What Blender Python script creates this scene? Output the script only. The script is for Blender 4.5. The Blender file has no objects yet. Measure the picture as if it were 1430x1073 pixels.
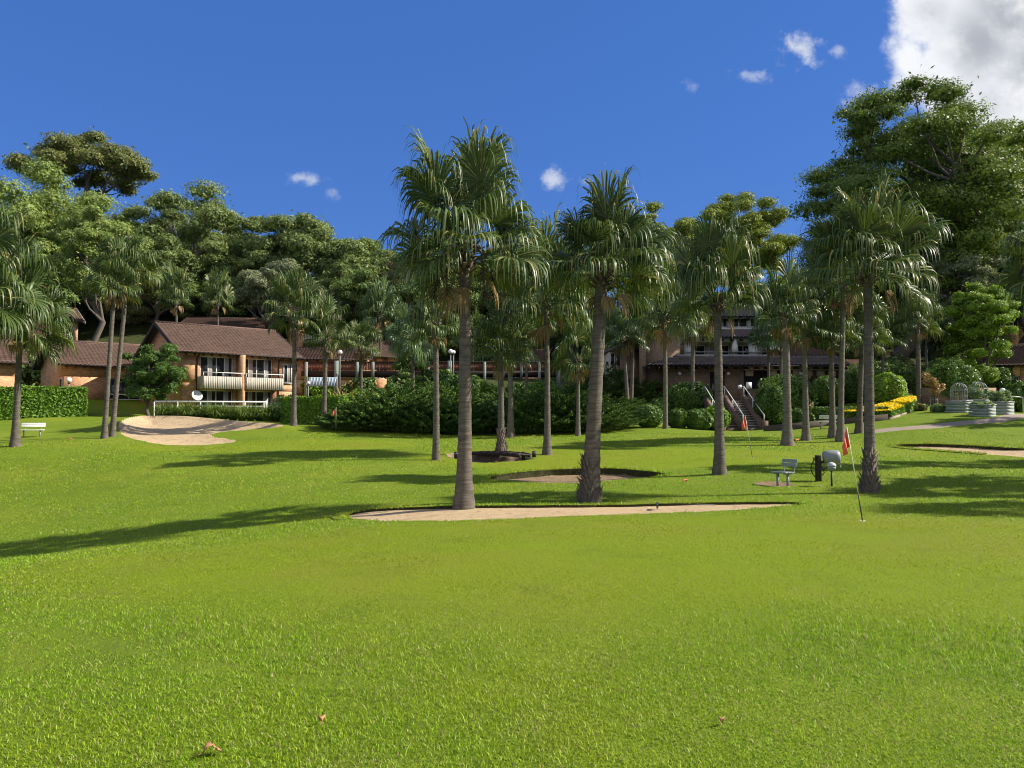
import bpy, math, random
import numpy as np
from mathutils import Vector, Matrix
random.seed(7); rng = np.random.default_rng(7)
R = math.radians
SC = bpy.context.scene
COL = SC.collection
# ------------------------------------------------------------------ camera
F_PX, PITCH, CAM_H = 1101.0, R(2.3), 1.6
cd = bpy.data.cameras.new('camera'); cam = bpy.data.objects.new('camera', cd); COL.objects.link(cam)
cam.location = (0, 0, CAM_H); cam.rotation_euler = (R(90) + PITCH, 0, 0)
cd.sensor_width = 36; cd.lens = 36 * F_PX / 1430; cd.clip_end = 3000; cd.clip_start = .05
SC.camera = cam
def ray(px, py):
    a = (px - 715) / F_PX; b = (536.5 - py) / F_PX
    return np.array([a, math.cos(PITCH) - b * math.sin(PITCH), math.sin(PITCH) + b * math.cos(PITCH)])
def P(px, py, D):
    d = ray(px, py); d = d * (D / d[1]); return np.array([d[0], D, d[2] + CAM_H])
def X(px, D, py=590): return P(px, py, D)[0]
def Zat(py, D): return P(715, py, D)[2]
# ------------------------------------------------------------------ light
SUN_AZ, SUN_EL = R(3), R(37)        # azimuth measured from +X towards +Y
sdir = Vector((math.cos(SUN_AZ) * math.cos(SUN_EL), math.sin(SUN_AZ) * math.cos(SUN_EL), math.sin(SUN_EL)))
sl = bpy.data.lights.new('sun', 'SUN'); sun = bpy.data.objects.new('sun', sl); COL.objects.link(sun)
sl.energy = 4.5; sl.angle = R(.55); sl.color = (1, .93, .80)
sun.rotation_euler = sdir.to_track_quat('Z', 'Y').to_euler()
SC.view_settings.view_transform = 'Standard'; SC.view_settings.look = 'None'
SC.view_settings.gamma = 1; SC.view_settings.exposure = 0.98
SC.cycles.max_bounces = 7; SC.cycles.diffuse_bounces = 3; SC.cycles.glossy_bounces = 2
SC.cycles.transmission_bounces = 4; SC.cycles.transparent_max_bounces = 4
SC.cycles.use_denoising = True; SC.cycles.filter_width = 1.05
W = bpy.data.worlds.new('World'); SC.world = W; W.use_nodes = True

class NT:
    def __init__(s, nt): s.nt = nt
    def n(s, t, **k):
        o = s.nt.nodes.new(t)
        for a, v in k.items():
            if a.startswith('i_'):
                key = a[2:]; key = int(key) if key.isdigit() else key.replace('_', ' ')
                s.put(o.inputs[key], v)
            else: setattr(o, a, v)
        return o
    def put(s, inp, v):
        if isinstance(v, bpy.types.NodeSocket): s.nt.links.new(v, inp)
        else: inp.default_value = v
    def math(s, op, a, b=0.0, c=0.0, clamp=False):
        o = s.nt.nodes.new('ShaderNodeMath'); o.operation = op; o.use_clamp = clamp
        for i, v in enumerate((a, b, c)): s.put(o.inputs[i], v)
        return o.outputs[0]
    def step(s, v, lo, hi, a=0.0, b=1.0):
        o = s.nt.nodes.new('ShaderNodeMapRange'); o.interpolation_type = 'SMOOTHSTEP'
        for i, q in enumerate((v, lo, hi, a, b)): s.put(o.inputs[i], q)
        return o.outputs[0]
    def mix(s, f, a, b, mode='MIX'):
        o = s.nt.nodes.new('ShaderNodeMix'); o.data_type = 'RGBA'; o.blend_type = mode
        for i, q in ((0, f), (6, a), (7, b)):
            if isinstance(q, tuple) and len(q) == 3: q = (*q, 1)
            s.put(o.inputs[i], q)
        return o.outputs[2]
    def ramp(s, f, stops):
        o = s.nt.nodes.new('ShaderNodeValToRGB'); s.put(o.inputs[0], f)
        e = o.color_ramp.elements
        while len(e) < len(stops): e.new(.5)
        for i, (p, c) in enumerate(stops): e[i].position = p; e[i].color = (*c, 1)
        return o.outputs[0]
    def noise(s, vec=None, scale=5., detail=4., rough=.55, dist=0.):
        o = s.nt.nodes.new('ShaderNodeTexNoise')
        if vec is not None: s.put(o.inputs['Vector'], vec)
        o.inputs['Scale'].default_value = scale; o.inputs['Detail'].default_value = detail
        o.inputs['Roughness'].default_value = rough; o.inputs['Distortion'].default_value = dist
        return o.outputs['Fac']

def build_world():
    nt = W.node_tree; nt.nodes.clear(); t = NT(nt)
    out = t.n('ShaderNodeOutputWorld'); bg = t.n('ShaderNodeBackground'); bg.inputs[1].default_value = .115
    nt.links.new(bg.outputs[0], out.inputs[0])
    sky = t.n('ShaderNodeTexSky'); sky.sky_type = 'NISHITA'; sky.sun_disc = False
    sky.sun_elevation = SUN_EL; sky.sun_rotation = R(90) - SUN_AZ; sky.ozone_density = 2.2; sky.air_density = 1.0; sky.dust_density = .3
    hs = t.n('ShaderNodeHueSaturation'); hs.inputs['Saturation'].default_value = 1.16; hs.inputs['Value'].default_value = .92
    nt.links.new(sky.outputs[0], hs.inputs['Color'])
    skyc = t.mix(1., hs.outputs[0], (.42, .50, .76), 'MULTIPLY')
    skyc = t.mix(.65, skyc, (.25, .78, 2.45))
    tc = t.n('ShaderNodeTexCoord'); sep = t.n('ShaderNodeSeparateXYZ'); nt.links.new(tc.outputs['Generated'], sep.inputs[0])
    dx, dy, dz = sep.outputs
    dyc = t.math('MAXIMUM', dy, .02)
    u = t.math('DIVIDE', dx, dyc); v = t.math('DIVIDE', dz, dyc)
    cmb = t.n('ShaderNodeCombineXYZ'); t.put(cmb.inputs[0], u); t.put(cmb.inputs[1], v)
    fine = t.noise(cmb.outputs[0], 17, 6, .62, .2); big = t.noise(cmb.outputs[0], 7, 5, .6); wisp = t.noise(cmb.outputs[0], 48, 5, .6)
    def uv(px, py): d = ray(px, py); return d[0] / d[1], d[2] / d[1]
    cover = None
    # big cumulus: a field of overlapping round heaps
    heaps = [(1300, 20, 62), (1370, 60, 95), (1270, 78, 34), (1290, 110, 50), (1420, 10, 110), (1480, 110, 130), (1255, 112, 18), (1330, 130, 60), (1390, 140, 60), (1560, 20, 160), (1320, -60, 80)]
    for px, py, r in heaps:
        cu, cv = uv(px, py); rr = r / F_PX
        du = t.math('SUBTRACT', u, cu); dv = t.math('SUBTRACT', v, cv)
        d = t.math('SQRT', t.math('ADD', t.math('MULTIPLY', du, du), t.math('MULTIPLY', dv, dv)))
        f = t.math('SUBTRACT', rr, d)
        cover = f if cover is None else t.math('SMOOTH_MAX', cover, f, .012)
    edge = t.math('ADD', cover, t.math('MULTIPLY', t.math('SUBTRACT', fine, .5), .055))
    edge = t.math('ADD', edge, t.math('MULTIPLY', t.math('SUBTRACT', wisp, .5), .022))
    m = t.step(edge, -.006, .022)
    thick = t.step(cover, .0, .085)
    lum = t.math('ADD', t.math('MULTIPLY', big, 1.5), t.math('MULTIPLY', fine, .55))
    shade = t.step(lum, .92, 1.36)
    body = t.mix(shade, (1.75, 1.88, 2.15), (4.4, 4.4, 4.45))
    ccol = t.mix(t.math('MULTIPLY', thick, .9), (4.1, 4.2, 4.4), body)
    col = t.mix(m, skyc, ccol)
    # small wisps
    for px, py, rx, ry, k in ((774, 252, 31, 19, .95), (425, 249, 36, 10, .6), (464, 272, 15, 11, .5), (1118, 66, 37, 24, .85), (1048, 105, 30, 12, .6), (1172, 72, 14, 11, .5), (970, 120, 16, 10, .35), (495, 360, 26, 14, .9), (1205, 130, 34, 18, .6), (817, 254, 12, 8, .4)):
        cu, cv = uv(px, py)
        du = t.math('DIVIDE', t.math('SUBTRACT', u, cu), rx / F_PX); dv = t.math('DIVIDE', t.math('SUBTRACT', v, cv), ry / F_PX)
        d = t.math('SQRT', t.math('ADD', t.math('MULTIPLY', du, du), t.math('MULTIPLY', dv, dv)))
        e = t.math('ADD', t.math('SUBTRACT', 1.0, d), t.math('MULTIPLY', t.math('SUBTRACT', t.math('ADD', t.math('MULTIPLY', fine, .6), t.math('MULTIPLY', wisp, .6)), .6), 5.0))
        mm = t.math('MULTIPLY', t.step(e, -.1, 1.5), k)
        col = t.mix(mm, col, (3.3, 3.5, 3.9))
    # unseen cumulus added over and behind the viewer as white fill light
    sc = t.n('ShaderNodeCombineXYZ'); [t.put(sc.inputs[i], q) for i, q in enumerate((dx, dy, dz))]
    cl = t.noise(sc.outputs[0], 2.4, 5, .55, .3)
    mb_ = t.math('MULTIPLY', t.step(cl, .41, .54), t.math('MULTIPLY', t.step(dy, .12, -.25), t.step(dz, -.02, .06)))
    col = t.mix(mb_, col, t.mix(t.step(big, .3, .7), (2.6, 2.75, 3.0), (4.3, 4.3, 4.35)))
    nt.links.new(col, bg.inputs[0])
build_world()

# ------------------------------------------------------------------ materials
def mat(name, fn, rough=.8, spec=.3):
    m = bpy.data.materials.new(name); m.use_nodes = True; nt = m.node_tree; nt.nodes.clear(); t = NT(nt)
    out = t.n('ShaderNodeOutputMaterial'); b = t.n('ShaderNodeBsdfPrincipled')
    b.inputs['Roughness'].default_value = rough; b.inputs['Specular IOR Level'].default_value = spec
    nt.links.new(b.outputs[0], out.inputs[0])
    fn(t, b, out); return m
def bump(t, b, h, strength=.4, dist=.02):
    o = t.n('ShaderNodeBump'); o.inputs['Strength'].default_value = strength; o.inputs['Distance'].default_value = dist
    t.put(o.inputs['Height'], h); t.nt.links.new(o.outputs[0], b.inputs['Normal'])
def objco(t): return t.n('ShaderNodeTexCoord').outputs['Object']
def plain(name, c, rough=.6, var=.15, scale=6., spec=.3, metal=0.):
    def fn(t, b, out):
        n = t.noise(objco(t), scale, 4)
        k1 = tuple(x * (1 - var) for x in c); k2 = tuple(min(1, x * (1 + var)) for x in c)
        t.put(b.inputs['Base Color'], t.mix(n, k1, k2)); b.inputs['Metallic'].default_value = metal
        bump(t, b, n, .15)
    return mat(name, fn, rough, spec)
def leafmat(name, dark, light, rough=.45, trans=.25, spec=.35, old=None, oldf=.9, tcol=1.3):
    """leaf colour varies leaf by leaf; thin leaves let some light through"""
    def fn(t, b, out):
        g = t.n('ShaderNodeNewGeometry'); oi = t.n('ShaderNodeObjectInfo')
        r = t.math('ADD', t.math('MULTIPLY', g.outputs['Random Per Island'], .62), t.math('MULTIPLY', t.noise(objco(t), .55, 2), .5))
        r = t.math('ADD', r, t.math('MULTIPLY', t.math('SUBTRACT', oi.outputs['Random'], .5), .22), clamp=True)
        c = t.mix(r, dark, light)
        if old: c = t.mix(t.math('GREATER_THAN', g.outputs['Random Per Island'], oldf), c, old)
        t.put(b.inputs['Base Color'], c)
        tr = t.n('ShaderNodeBsdfTranslucent'); tcx = t.mix(1., c, (tcol * 1.05, tcol * 1.0, tcol * .55), 'MULTIPLY'); t.put(tr.inputs[0], tcx)
        mx = t.n('ShaderNodeMixShader'); mx.inputs[0].default_value = trans
        t.nt.links.new(b.outputs[0], mx.inputs[1]); t.nt.links.new(tr.outputs[0], mx.inputs[2]); t.nt.links.new(mx.outputs[0], out.inputs[0])
    return mat(name, fn, rough, spec)
M = {}
def brickfn(c1, c2, mortar):
    def fn(t, b, out):
        s = t.n('ShaderNodeSeparateXYZ'); t.nt.links.new(objco(t), s.inputs[0])
        c = t.n('ShaderNodeCombineXYZ'); t.put(c.inputs[0], t.math('ADD', s.outputs[0], s.outputs[1])); t.put(c.inputs[1], s.outputs[2])
        br = t.n('ShaderNodeTexBrick'); t.nt.links.new(c.outputs[0], br.inputs['Vector'])
        br.inputs['Color1'].default_value = (*c1, 1); br.inputs['Color2'].default_value = (*c2, 1); br.inputs['Mortar'].default_value = (*mortar, 1)
        br.inputs['Scale'].default_value = 1; br.inputs['Brick Width'].default_value = .24; br.inputs['Row Height'].default_value = .086; br.inputs['Mortar Size'].default_value = .006
        br.inputs['Mortar Smooth'].default_value = .3
        n = t.noise(objco(t), .7, 5, .6)
        t.put(b.inputs['Base Color'], t.mix(t.math('MULTIPLY', t.step(n, .45, .8), .45), br.outputs[0], (.20, .12, .085), 'MIX'))
        bump(t, b, br.outputs['Fac'], -.4, .01)
    return fn
M['brick'] = mat('warm_brick', brickfn((.63, .345, .18), (.40, .195, .10), (.46, .35, .25)), .9, .15)
M['brick_dark'] = mat('dark_brick', brickfn((.17, .115, .08), (.12, .082, .06), (.16, .13, .10)), .9, .15)
M['brick_brown'] = mat('brown_brick', brickfn((.30, .20, .135), (.21, .138, .095), (.26, .21, .165)), .9, .15)
def tilefn(c1, c2):
    def fn(t, b, out):
        co = objco(t); g = t.n('ShaderNodeNewGeometry')
        v = t.n('ShaderNodeTexVoronoi'); v.inputs['Scale'].default_value = 3.2; t.nt.links.new(co, v.inputs['Vector'])
        sp = t.n('ShaderNodeSeparateColor'); t.nt.links.new(v.outputs['Color'], sp.inputs[0])
        f = t.math('ADD', t.math('MULTIPLY', sp.outputs[0], .5), t.math('MULTIPLY', t.noise(co, .5, 5, .6), .6))
        t.put(b.inputs['Base Color'], t.mix(f, c1, c2))
    return fn
M['tile'] = mat('brown_roof_tile', tilefn((.06, .036, .028), (.145, .085, .062)), .7, .3)
M['tile_grey'] = mat('dark_roof_tile', tilefn((.07, .055, .055), (.17, .135, .13)), .6, .4)
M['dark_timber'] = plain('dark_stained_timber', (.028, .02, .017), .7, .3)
M['brown_timber'] = plain('red_brown_timber', (.17, .065, .04), .7, .3, 9)
M['grey_timber'] = plain('weathered_grey_green_timber', (.20, .23, .21), .8, .25, 7)
M['white'] = plain('white_paint', (.72, .71, .68), .5, .06)
M['cream'] = plain('cream_paint', (.50, .42, .28), .6, .08)
M['gutter'] = plain('pale_metal_gutter', (.5, .5, .5), .4, .08)
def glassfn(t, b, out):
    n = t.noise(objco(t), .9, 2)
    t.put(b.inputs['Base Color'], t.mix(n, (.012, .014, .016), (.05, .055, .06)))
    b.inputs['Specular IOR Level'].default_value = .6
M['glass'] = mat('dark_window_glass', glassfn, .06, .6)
M['curtain'] = plain('pale_curtain', (.5, .47, .42), .9, .2, 3)
def palingfn(t, b, out):
    s = t.n('ShaderNodeSeparateXYZ'); t.nt.links.new(objco(t), s.inputs[0])
    n = t.noise(objco(t), 3.2, 3)
    t.put(b.inputs['Base Color'], t.mix(n, (.33, .30, .25), (.50, .47, .40)))
M['paling'] = mat('pale_weathered_boards', palingfn, .8, .2)
M['sleeper'] = plain('old_grey_brown_sleeper', (.085, .068, .052), .9, .35, 5)
M['black'] = plain('black_metal', (.02, .02, .02), .5, .2)
M['grey_metal'] = plain('grey_painted_metal', (.24, .255, .25), .45, .12, 9, .4)
M['grey_seat'] = plain('grey_green_painted_boards', (.23, .27, .25), .6, .15, 9)
M['flag'] = plain('orange_red_flag_cloth', (.86, .16, .10), .7, .12, 4)
M['pole'] = plain('pale_yellow_flag_stick', (.72, .72, .45), .4, .1)
M['lamp_globe'] = plain('white_lamp_globe', (.86, .85, .82), .25, .02, 2, .5)
M['planter'] = plain('sage_green_planter_boards', (.25, .29, .255), .7, .15, 5)
M['leaf_litter'] = plain('dry_brown_leaf', (.42, .22, .10), .8, .35, 60)
M['terracotta'] = plain('orange_plastic', (.75, .22, .12), .5, .1)
def sandfn(t, b, out):
    co = objco(t)
    n = t.noise(co, 1.1, 5, .6); f = t.noise(co, 9, 5, .65); g = t.noise(co, 60, 3, .6)
    c = t.mix(n, (.50, .355, .205), (.67, .51, .31)); c = t.mix(t.math('MULTIPLY', t.step(t.noise(co, 2.6, 5, .7, .5), .50, .66), .55), c, (.27, .19, .115)); c = t.mix(t.step(f, .54, .70), c, (.30, .21, .125)); c = t.mix(t.math('MULTIPLY', g, .3), c, (.36, .27, .17))
    t.put(b.inputs['Base Color'], c); bump(t, b, t.math('ADD', f, t.math('MULTIPLY', g, .5)), .9, .08)
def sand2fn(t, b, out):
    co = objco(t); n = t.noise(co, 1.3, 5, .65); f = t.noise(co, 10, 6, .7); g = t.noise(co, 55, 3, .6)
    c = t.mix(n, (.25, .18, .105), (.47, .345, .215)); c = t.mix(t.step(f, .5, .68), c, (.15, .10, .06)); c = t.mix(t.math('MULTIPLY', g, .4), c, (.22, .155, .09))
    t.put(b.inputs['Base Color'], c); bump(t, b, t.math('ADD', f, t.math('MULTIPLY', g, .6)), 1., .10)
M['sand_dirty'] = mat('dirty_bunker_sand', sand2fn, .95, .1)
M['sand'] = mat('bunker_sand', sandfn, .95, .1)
def dirtfn(t, b, out):
    co = objco(t); f = t.noise(co, 7, 6, .65)
    t.put(b.inputs['Base Color'], t.mix(f, (.10, .075, .055), (.32, .24, .18))); bump(t, b, f, .8, .06)
M['dirt'] = mat('bare_earth', dirtfn, .95, .1)
def pathfn(t, b, out):
    co = objco(t); f = t.noise(co, 12, 6, .65); n = t.noise(co, .8, 3)
    t.put(b.inputs['Base Color'], t.mix(t.math('MULTIPLY', t.math('ADD', f, n), .5), (.20, .16, .125), (.36, .29, .23))); bump(t, b, f, .4, .02)
M['soil'] = mat('earth_edge_painted_shade', lambda t, b, out: t.put(b.inputs['Base Color'], t.ramp(t.noise(objco(t), 9, 6, .7), [(.35, (.022, .03, .010)), (.55, (.05, .05, .022)), (.72, (.10, .075, .045))])), .95, .1)  # earth and root tones, darkened to paint in the shade under the lip
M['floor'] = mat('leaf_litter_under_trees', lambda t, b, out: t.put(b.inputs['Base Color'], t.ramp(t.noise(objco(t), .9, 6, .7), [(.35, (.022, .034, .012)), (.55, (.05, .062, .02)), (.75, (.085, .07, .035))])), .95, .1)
M['path'] = mat('worn_pink_path', pathfn, .9, .2)
def grassfn(t, b, out):
    co = objco(t); at = t.n('ShaderNodeAttribute'); at.attribute_name = 'mown'
    n1 = t.noise(co, .22, 4, .6, .5); n2 = t.noise(co, 1.5, 5, .65, .3); n3 = t.noise(co, 13, 4, .7); n4 = t.noise(co, 70, 3, .7)
    rough = t.mix(n2, (.115, .188, .007), (.20, .27, .013))
    rough = t.mix(t.step(n1, .45, .68), rough, (.215, .265, .018))
    green = t.mix(n2, (.17, .25, .005), (.23, .30, .008)); green = t.mix(t.step(n1, .42, .66), green, (.225, .255, .016))
    c = t.mix(at.outputs['Fac'], rough, green)
    c = t.mix(t.math('MULTIPLY', t.step(n3, .50, .72), .42), c, (.19, .175, .05)); c = t.mix(t.math('MULTIPLY', t.step(t.noise(co, .6, 6, .7, .6), .52, .66), .35), c, (.075, .14, .008))
    c = t.mix(t.math('MULTIPLY', t.step(n4, .40, .74), .55), c, (.028, .06, .008))
    t.put(b.inputs['Base Color'], c)
    bump(t, b, t.math('ADD', t.math('MULTIPLY', n4, .6), t.math('MULTIPLY', n3, .9)), .85, .05)
M['grass'] = mat('mown_grass', grassfn, .9, .15)
def bladefn(t, b, out):
    g = t.n('ShaderNodeNewGeometry'); r = g.outputs['Random Per Island']; at = t.n('ShaderNodeAttribute'); at.attribute_name = 'mown'
    n1 = t.noise(objco(t), .3, 3, .6, .4); n2 = t.noise(objco(t), 2.2, 3)
    c = t.mix(r, (.13, .255, .004), (.345, .525, .026)); c = t.mix(t.step(n1, .40, .66), c, t.mix(r, (.215, .285, .006), (.42, .50, .035)))
    c = t.mix(at.outputs['Fac'], c, t.mix(r, (.205, .29, .004), (.335, .405, .012)))
    n3 = t.noise(objco(t), 1.1, 5, .65, .8); c = t.mix(t.math('MULTIPLY', t.step(n3, .52, .68), .55), c, t.mix(r, (.19, .21, .03), (.42, .38, .13)))
    c = t.mix(t.math('GREATER_THAN', t.math('ADD', r, t.math('MULTIPLY', n2, .22)), 1.04), c, (.40, .34, .16))
    t.put(b.inputs['Base Color'], c)
    tr = t.n('ShaderNodeBsdfTranslucent'); t.put(tr.inputs[0], c); mx = t.n('ShaderNodeMixShader'); mx.inputs[0].default_value = .42
    t.nt.links.new(b.outputs[0], mx.inputs[1]); t.nt.links.new(tr.outputs[0], mx.inputs[2]); t.nt.links.new(mx.outputs[0], out.inputs[0])
M['blade'] = mat('grass_blades', bladefn, .5, .3)
def barkfn(c1, c2, ring=True):
    def fn(t, b, out):
        co = objco(t); n = t.noise(co, 5, 5, .65); sx = t.n('ShaderNodeSeparateXYZ'); t.nt.links.new(co, sx.inputs[0])
        mp = t.n('ShaderNodeMapping'); mp.inputs['Scale'].default_value = (1.5, 1.5, 14) if ring else (9, 9, 1.2); t.nt.links.new(co, mp.inputs[0])
        w = t.noise(mp.outputs[0], 1.6, 5, .6)
        f = t.math('ADD', t.math('MULTIPLY', n, .5), t.math('MULTIPLY', w, .6))
        t.put(b.inputs['Base Color'], t.ramp(f, [(.34, c1), (.72, c2)])); bump(t, b, w, .7, .03)
    return fn
M['palm_bark'] = mat('palm_bark', barkfn((.050, .043, .035), (.175, .152, .125)), .9, .15)
M['palm_bark_grey'] = mat('grey_palm_bark', barkfn((.075, .066, .054), (.21, .185, .15)), .9, .15)
M['boots'] = plain('old_palm_leaf_bases', (.13, .105, .08), .9, .5, 12)
M['bark'] = mat('tree_bark', barkfn((.05, .042, .035), (.16, .135, .11), False), .9, .15)
M['bark_pale'] = mat('pale_gum_bark', barkfn((.12, .10, .085), (.34, .30, .26), False), .8, .2)
M['palm'] = leafmat('palm_frond', (.040, .074, .018), (.112, .162, .045), .42, 0.2, 0.3, (.26, .25, .09), .91)
M['palm_grey'] = leafmat('grey_green_palm_frond', (0.052, 0.098, 0.030), (0.127, 0.190, 0.069), .36, 0.18, 0.4)
M['palm_dead'] = leafmat('dead_palm_frond', (.13, .085, .042), (.33, .235, .12), .8, .15, .1)
M['stalk'] = plain('fruit_stalk', (.07, .05, .035), .8, .3)
M['gum'] = leafmat('olive_gum_leaves', (0.085, 0.128, 0.042), (0.278, 0.341, 0.116), .5, .2, 0.14)
M['gum_brown'] = leafmat('bronze_gum_leaves', (0.076, 0.099, 0.034), (0.229, 0.250, 0.083), .5, .2, 0.14)
M['olive'] = leafmat('yellowish_olive_leaves', (0.105, 0.149, 0.035), (0.266, 0.341, 0.093), .5, .2, 0.14)
M['green'] = leafmat('dark_green_leaves', (0.065, 0.114, 0.038), (0.228, 0.312, 0.083), .5, .2, 0.14)
M['yellow'] = leafmat('yellow_green_leaves', (0.122, 0.172, 0.025), (0.300, 0.358, 0.061), .5, 0.13, 0.14)
M['lime'] = leafmat('lime_leaves', (0.081, 0.155, 0.016), (0.270, 0.405, 0.041), .5, .35)
M['grey'] = leafmat('grey_green_leaves', (0.106, 0.133, 0.074), (0.291, 0.320, 0.174), .6, .2, 0.14)
M['twig'] = leafmat('brown_twigs', (0.120, 0.094, 0.054), (0.264, 0.210, 0.126), .8, 0.13, 0.14)
M['fig'] = leafmat('fig_leaves', (0.036, 0.072, 0.021), (0.223, 0.300, 0.058), .5, .2, 0.14)
M['juniper'] = leafmat('juniper_sprays', (.026, .056, .014), (.135, .235, .045), .6, 0.15, 0.2)
M['hedge'] = leafmat('clipped_hedge_leaves', (0.068, 0.149, 0.016), (0.203, 0.338, 0.041), .5, 0.22, 0.2)
M['box'] = leafmat('dark_shrub_leaves', (0.044, 0.093, 0.022), (0.139, 0.233, 0.047), .45, .2, 0.2)
M['flower'] = leafmat('yellow_flowers', (.66, .48, .008), (.84, .68, .02), .7, .25)
M['strap'] = leafmat('strap_leaves', (.07, .12, .022), (.18, .25, .06), .45, .3)
M['croton'] = leafmat('yellow_blotched_leaves', (.22, .18, .03), (.55, .42, .10), .5, .3)
M['bronze'] = leafmat('coppery_leaves', (.22, .11, .05), (.36, .27, .11), .5, .3)
M['veg'] = leafmat('grey_green_vegetable_leaves', (.10, .17, .06), (.26, .36, .16), .5, .3)

# ------------------------------------------------------------------ object helpers
def tag(o, label=None, cat=None, group=None, kind=None):
    if label: o['label'] = label
    if cat: o['category'] = cat
    if group: o['group'] = group
    if kind: o['kind'] = kind
    return o
def empty(name, loc, rz=0.): 
    o = bpy.data.objects.new(name, None); COL.objects.link(o); o.location = tuple(map(float, loc)); o.rotation_euler = (0, 0, rz); o.empty_display_size = .3
    return o
def raw_mesh(name, V, loops, starts, m, smooth=False):
    me = bpy.data.meshes.new(name); V = np.ascontiguousarray(V, np.float32)
    me.vertices.add(len(V)); me.vertices.foreach_set('co', V.ravel())
    loops = np.ascontiguousarray(loops, np.int32); starts = np.ascontiguousarray(starts, np.int32)
    me.loops.add(len(loops)); me.loops.foreach_set('vertex_index', loops)
    me.polygons.add(len(starts)); me.polygons.foreach_set('loop_start', starts)
    if smooth: me.polygons.foreach_set('use_smooth', np.ones(len(starts), bool))
    me.update(calc_edges=True)
    if m: me.materials.append(m)
    return me
def link(name, me, parent=None, loc=None):
    o = bpy.data.objects.new(name, me); COL.objects.link(o)
    if parent: o.parent = parent
    if loc is not None: o.location = tuple(map(float, loc))
    return o
def quads_mesh(name, V, Q, m, smooth=False):
    Q = np.asarray(Q, np.int32); return raw_mesh(name, V, Q.ravel(), np.arange(len(Q)) * 4, m, smooth)
class MB:
    """collects shapes for ONE mesh"""
    def __init__(s): s.v = []; s.f = []
    def add(s, vs, fs):
        k = len(s.v); s.v += [tuple(map(float, p)) for p in vs]; s.f += [tuple(i + k for i in q) for q in fs]; return s
    def box(s, x0, x1, y0, y1, z0, z1):
        return s.add([(x0, y0, z0), (x1, y0, z0), (x1, y1, z0), (x0, y1, z0), (x0, y0, z1), (x1, y0, z1), (x1, y1, z1), (x0, y1, z1)],
                     [(0, 3, 2, 1), (4, 5, 6, 7), (0, 1, 5, 4), (1, 2, 6, 5), (2, 3, 7, 6), (3, 0, 4, 7)])
    def hexa(s, a, b):
        """two quads a (bottom) and b (top), each 4 points counter-clockwise"""
        return s.add(list(a) + list(b), [(0, 3, 2, 1), (4, 5, 6, 7), (0, 1, 5, 4), (1, 2, 6, 5), (2, 3, 7, 6), (3, 0, 4, 7)])
    def bar(s, p, q, w, h=None):
        p, q = Vector(p), Vector(q); d = (q - p).normalized(); h = h or w
        a = d.cross(Vector((0, 0, 1))); a = a.normalized() if a.length > 1e-4 else Vector((1, 0, 0)); b = a.cross(d)
        a *= w / 2; b *= h / 2
        return s.hexa([p - a - b, p + a - b, p + a + b, p - a + b], [q - a - b, q + a - b, q + a + b, q - a + b])
    def tube(s, pts, rad, n=8, cap=True):
        pts = [Vector(p) for p in pts]; k = len(s.v); m = len(pts)
        ref = Vector((1, 0, 0))
        for i, p in enumerate(pts):
            d = (pts[min(i + 1, m - 1)] - pts[max(i - 1, 0)]).normalized()
            a = ref - d * ref.dot(d)
            if a.length < 1e-3: a = Vector((0, 1, 0)) - d * d.y
            a.normalize(); ref = a; b = d.cross(a); r = rad[i] if hasattr(rad, '__len__') else rad
            for j in range(n):
                t = 2 * math.pi * j / n; s.v.append(tuple(p + (a * math.cos(t) + b * math.sin(t)) * r))
        for i in range(m - 1):
            for j in range(n):
                s.f.append((k + i * n + j, k + i * n + (j + 1) % n, k + (i + 1) * n + (j + 1) % n, k + (i + 1) * n + j))
        if cap: s.f.append(tuple(k + j for j in reversed(range(n)))); s.f.append(tuple(k + (m - 1) * n + j for j in range(n)))
        return s
    def lathe(s, prof, n=16, c=(0, 0, 0)):
        k = len(s.v)
        for r, z in prof:
            for j in range(n):
                t = 2 * math.pi * j / n; s.v.append((c[0] + r * math.cos(t), c[1] + r * math.sin(t), c[2] + z))
        for i in range(len(prof) - 1):
            for j in range(n): s.f.append((k + i * n + j, k + i * n + (j + 1) % n, k + (i + 1) * n + (j + 1) % n, k + (i + 1) * n + j))
        s.f.append(tuple(k + j for j in reversed(range(n)))); s.f.append(tuple(k + (len(prof) - 1) * n + j for j in range(n)))
        return s
    def globe(s, c, r, n=12):
        return s.lathe([(max(.002, r * math.sin(math.pi * i / n)), -r * math.cos(math.pi * i / n)) for i in range(n + 1)], 16, c)
    def mesh(s, name, m, smooth=False):
        L = [i for q in s.f for i in q]; st = np.cumsum([0] + [len(q) for q in s.f])[:-1]
        return raw_mesh(name, np.array(s.v), L, st, m, smooth)
    def build(s, name, m, parent=None, smooth=False, loc=None, bevel=0.):
        o = link(name, s.mesh(name, m, smooth), parent, loc)
        if bevel:
            b = o.modifiers.new('bevel', 'BEVEL'); b.width = bevel; b.segments = 2; b.limit_method = 'ANGLE'
        return o

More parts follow.
